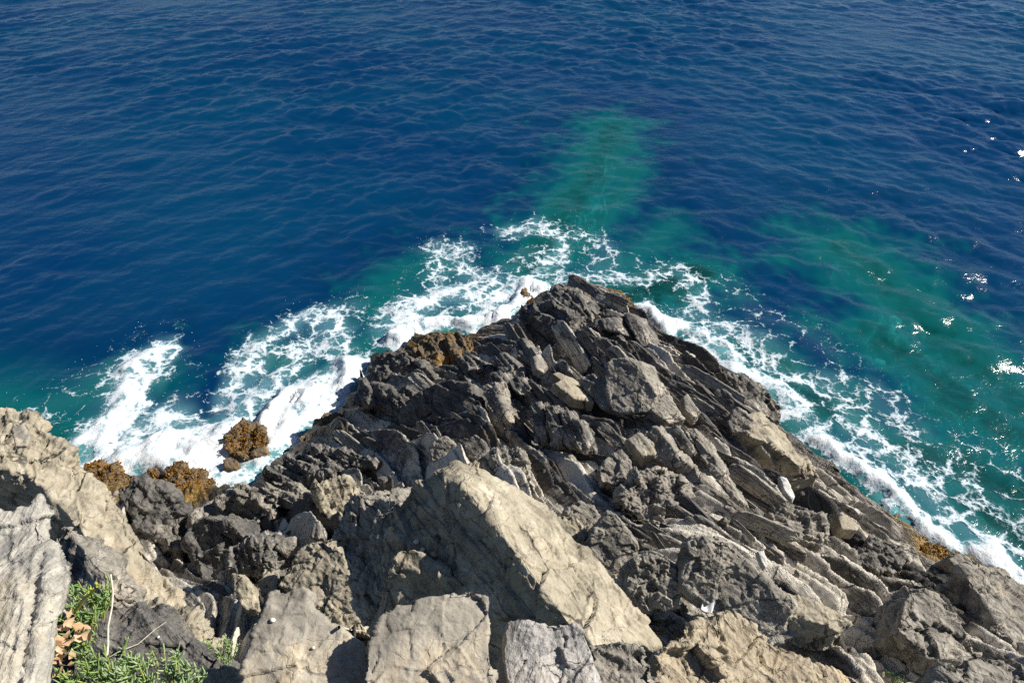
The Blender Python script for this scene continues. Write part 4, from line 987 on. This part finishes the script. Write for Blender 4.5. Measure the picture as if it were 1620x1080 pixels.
plant('bushy green samphire in the bottom left corner next to the withered leaves', pB-[0, 0, .09], .09, .07, 44, 14, .027, .0030, 'leaf', .07)
plant('wide pale green samphire cut by the bottom edge in front of the blackish outcrop', pC-[0, 0, .09], .13, .07, 70, 14, .028, .0030, 'leafpale', .07)
plant('small round pale samphire cushion between the blackish outcrop and the notched slab', pD-[0, 0, .02], .085, .06, 40, 14, .026, .0034, 'leafpale', .09)
plant('tiny bright green tuft at the bottom edge right of the broad tan boulder', pE-[0, 0, .01], .08, .05, 20, 9, .04, .004, 'leaf', .07)
# withered leaves
c = at_d(82, 1020, 1.98); vs, fs = [], []
for k in range(60):
    p = np.array([RNG.normal(0, .014), RNG.normal(0, .045), RNG.uniform(-.10, .03)]); d = unit(RNG.randn(3)); s = unit(np.cross(d, RNG.randn(3))); n_ = np.cross(d, s); L = RNG.uniform(.02, .045); b = len(vs)
    vs += [p, p+s*L*.45+d*L*.4+n_*L*.2, p+d*L+n_*L*.05, p-s*L*.45+d*L*.4+n_*L*.2, p+d*L*.5-n_*L*.1]; fs += [(b, b+1, b+4), (b+1, b+2, b+4), (b+2, b+3, b+4), (b+3, b, b+4)]
o = quads_to_mesh('withered_plant', np.array(vs)+c, fs, M['deadleaf'], None, c); tag(o, 'clump of withered orange-tan leaves against the tall streaked slab', 'dead plant')
def twig(label, pts, r0, r1):
    tv, tf = tube(pts, r0, r1, 7); tag(quads_to_mesh('dry_twig', tv, tf, M['stem'], None, pts[0]), label, 'twig')
twig('upright pale dry twig standing in front of the blackish outcrop', [at_d(168, 1050, 2.0), at_d(171, 1020, 2.03), at_d(171, 990, 2.06), at_d(177, 960, 2.08), at_d(179, 935, 2.1), at_d(175, 908, 2.12)], .0034, .0024)
twig('thin dry twig slanting up to the right across the blackish outcrop', [surf_pt(165, 1048, .02), surf_pt(190, 1035, .03), surf_pt(222, 1022, .03), surf_pt(250, 1000, .04), surf_pt(268, 990, .05)], .0035, .002)
twig('short pale broken twig beside the upright one', [surf_pt(188, 1046, .01), surf_pt(200, 1034, .03), surf_pt(204, 1020, .05)], .003, .002)
twig('short grey stick wedged behind the edge of the notched slab', [surf_pt(538, 997, .03), surf_pt(556, 998, .04), surf_pt(576, 1000, .04)], .008, .006)
def shell(label, p, r, mat, name='snail_shell', cat='shell', sq=.75):
    bm = bmesh.new(); bmesh.ops.create_icosphere(bm, subdivisions=3, radius=r)
    for q in bm.verts:
        a = math.atan2(q.co.y, q.co.x); k = 1+.12*math.sin(a*.5)+.06*math.sin(6*q.co.z/r); q.co = Vector((q.co.x*k, q.co.y*k, q.co.z*sq))
    me = bpy.data.meshes.new(name); bm.to_mesh(me); bm.free(); me.materials.append(M[mat]); me.polygons.foreach_set('use_smooth', [True]*len(me.polygons))
    ob = bpy.data.objects.new(name, me); COL.objects.link(ob); ob.location = [float(q) for q in p]; ob.rotation_euler = tuple(RNG.uniform(-.5, .5, 3)); tag(ob, label, cat)
shell('white snail shell on the upper left of the notched slab', surf_pt(432, 982, .008), .012, 'shell')
shell('small white snail shell low on the notched slab', surf_pt(496, 1025, .006), .008, 'shell')
shell('cream snail shell highest on the cracked tan block', surf_pt(659, 859, .02), .025, 'shell')
shell('tan snail shell lowest on the cracked tan block', surf_pt(687, 879, .02), .030, 'shelltan')
shell('cream snail shell between two others on the cracked tan block', surf_pt(669, 871, .015), .022, 'shell')
shell('ochre snail shell on the boulder leaning on the huge one', surf_pt(620, 839, .02), .028, 'shelltan')
shell('white snail shell in the shade on the blackish outcrop', surf_pt(251, 1008, .006), .008, 'shell')
# scrap of white litter
c = surf_pt(1120, 957, .05); bm = bmesh.new(); bmesh.ops.create_grid(bm, x_segments=10, y_segments=14, size=.5)
for q in bm.verts:
    x_, y_ = q.co.x, q.co.y; t_ = 1-.55*max(0, y_+.1)
    q.co = Vector((x_*.13*t_, y_*.21, .05*x_*x_+.03*y_*y_*4+.008*math.sin(7*x_+5*y_)))
me = bpy.data.meshes.new('litter_scrap'); bm.to_mesh(me); bm.free(); me.materials.append(M['plastic']); me.polygons.foreach_set('use_smooth', [True]*len(me.polygons))
o = bpy.data.objects.new('litter_scrap', me); COL.objects.link(o); o.location = [float(q) for q in c]; o.rotation_euler = (R(35), R(10), R(-25)); md = o.modifiers.new('thick', 'SOLIDIFY'); md.thickness = .008
tag(o, 'white scrap of litter lying below the cracked rock wall', 'litter')

# ------------------------------------------------------------------ light
SUN_AZ, SUN_EL = R(76), R(39)      # azimuth clockwise from the view direction (+Y)
sun = bpy.data.objects.new('sun', bpy.data.lights.new('sun', 'SUN')); COL.objects.link(sun)
sun.data.energy = 5.0; sun.data.angle = R(.53); sun.data.color = (1., .94, .84)
sdv = Vector((math.sin(SUN_AZ)*math.cos(SUN_EL), math.cos(SUN_AZ)*math.cos(SUN_EL), math.sin(SUN_EL)))
sun.rotation_euler = sdv.to_track_quat('Z', 'Y').to_euler()
w = bpy.data.worlds.new('World'); scene.world = w; w.use_nodes = True
nt = w.node_tree; sky = nt.nodes.new('ShaderNodeTexSky'); sky.sky_type = 'NISHITA'; sky.sun_disc = False
sky.sun_elevation = SUN_EL; sky.sun_rotation = SUN_AZ; sky.air_density = .85; sky.dust_density = .0; sky.ozone_density = 4.
bg = nt.nodes['Background']; nt.links.new(sky.outputs[0], bg.inputs[0]); bg.inputs[1].default_value = .058
vs_ = scene.view_settings; vs_.view_transform = 'Standard'; vs_.look = 'None'; vs_.exposure = 0.80; vs_.gamma = 1
scene.cycles.use_denoising = False
scene.cycles.caustics_reflective = False; scene.cycles.caustics_refractive = False
scene.cycles.transparent_max_bounces = 12; scene.cycles.max_bounces = 6; scene.cycles.sample_clamp_indirect = 6
print('done', time.time()-T0)
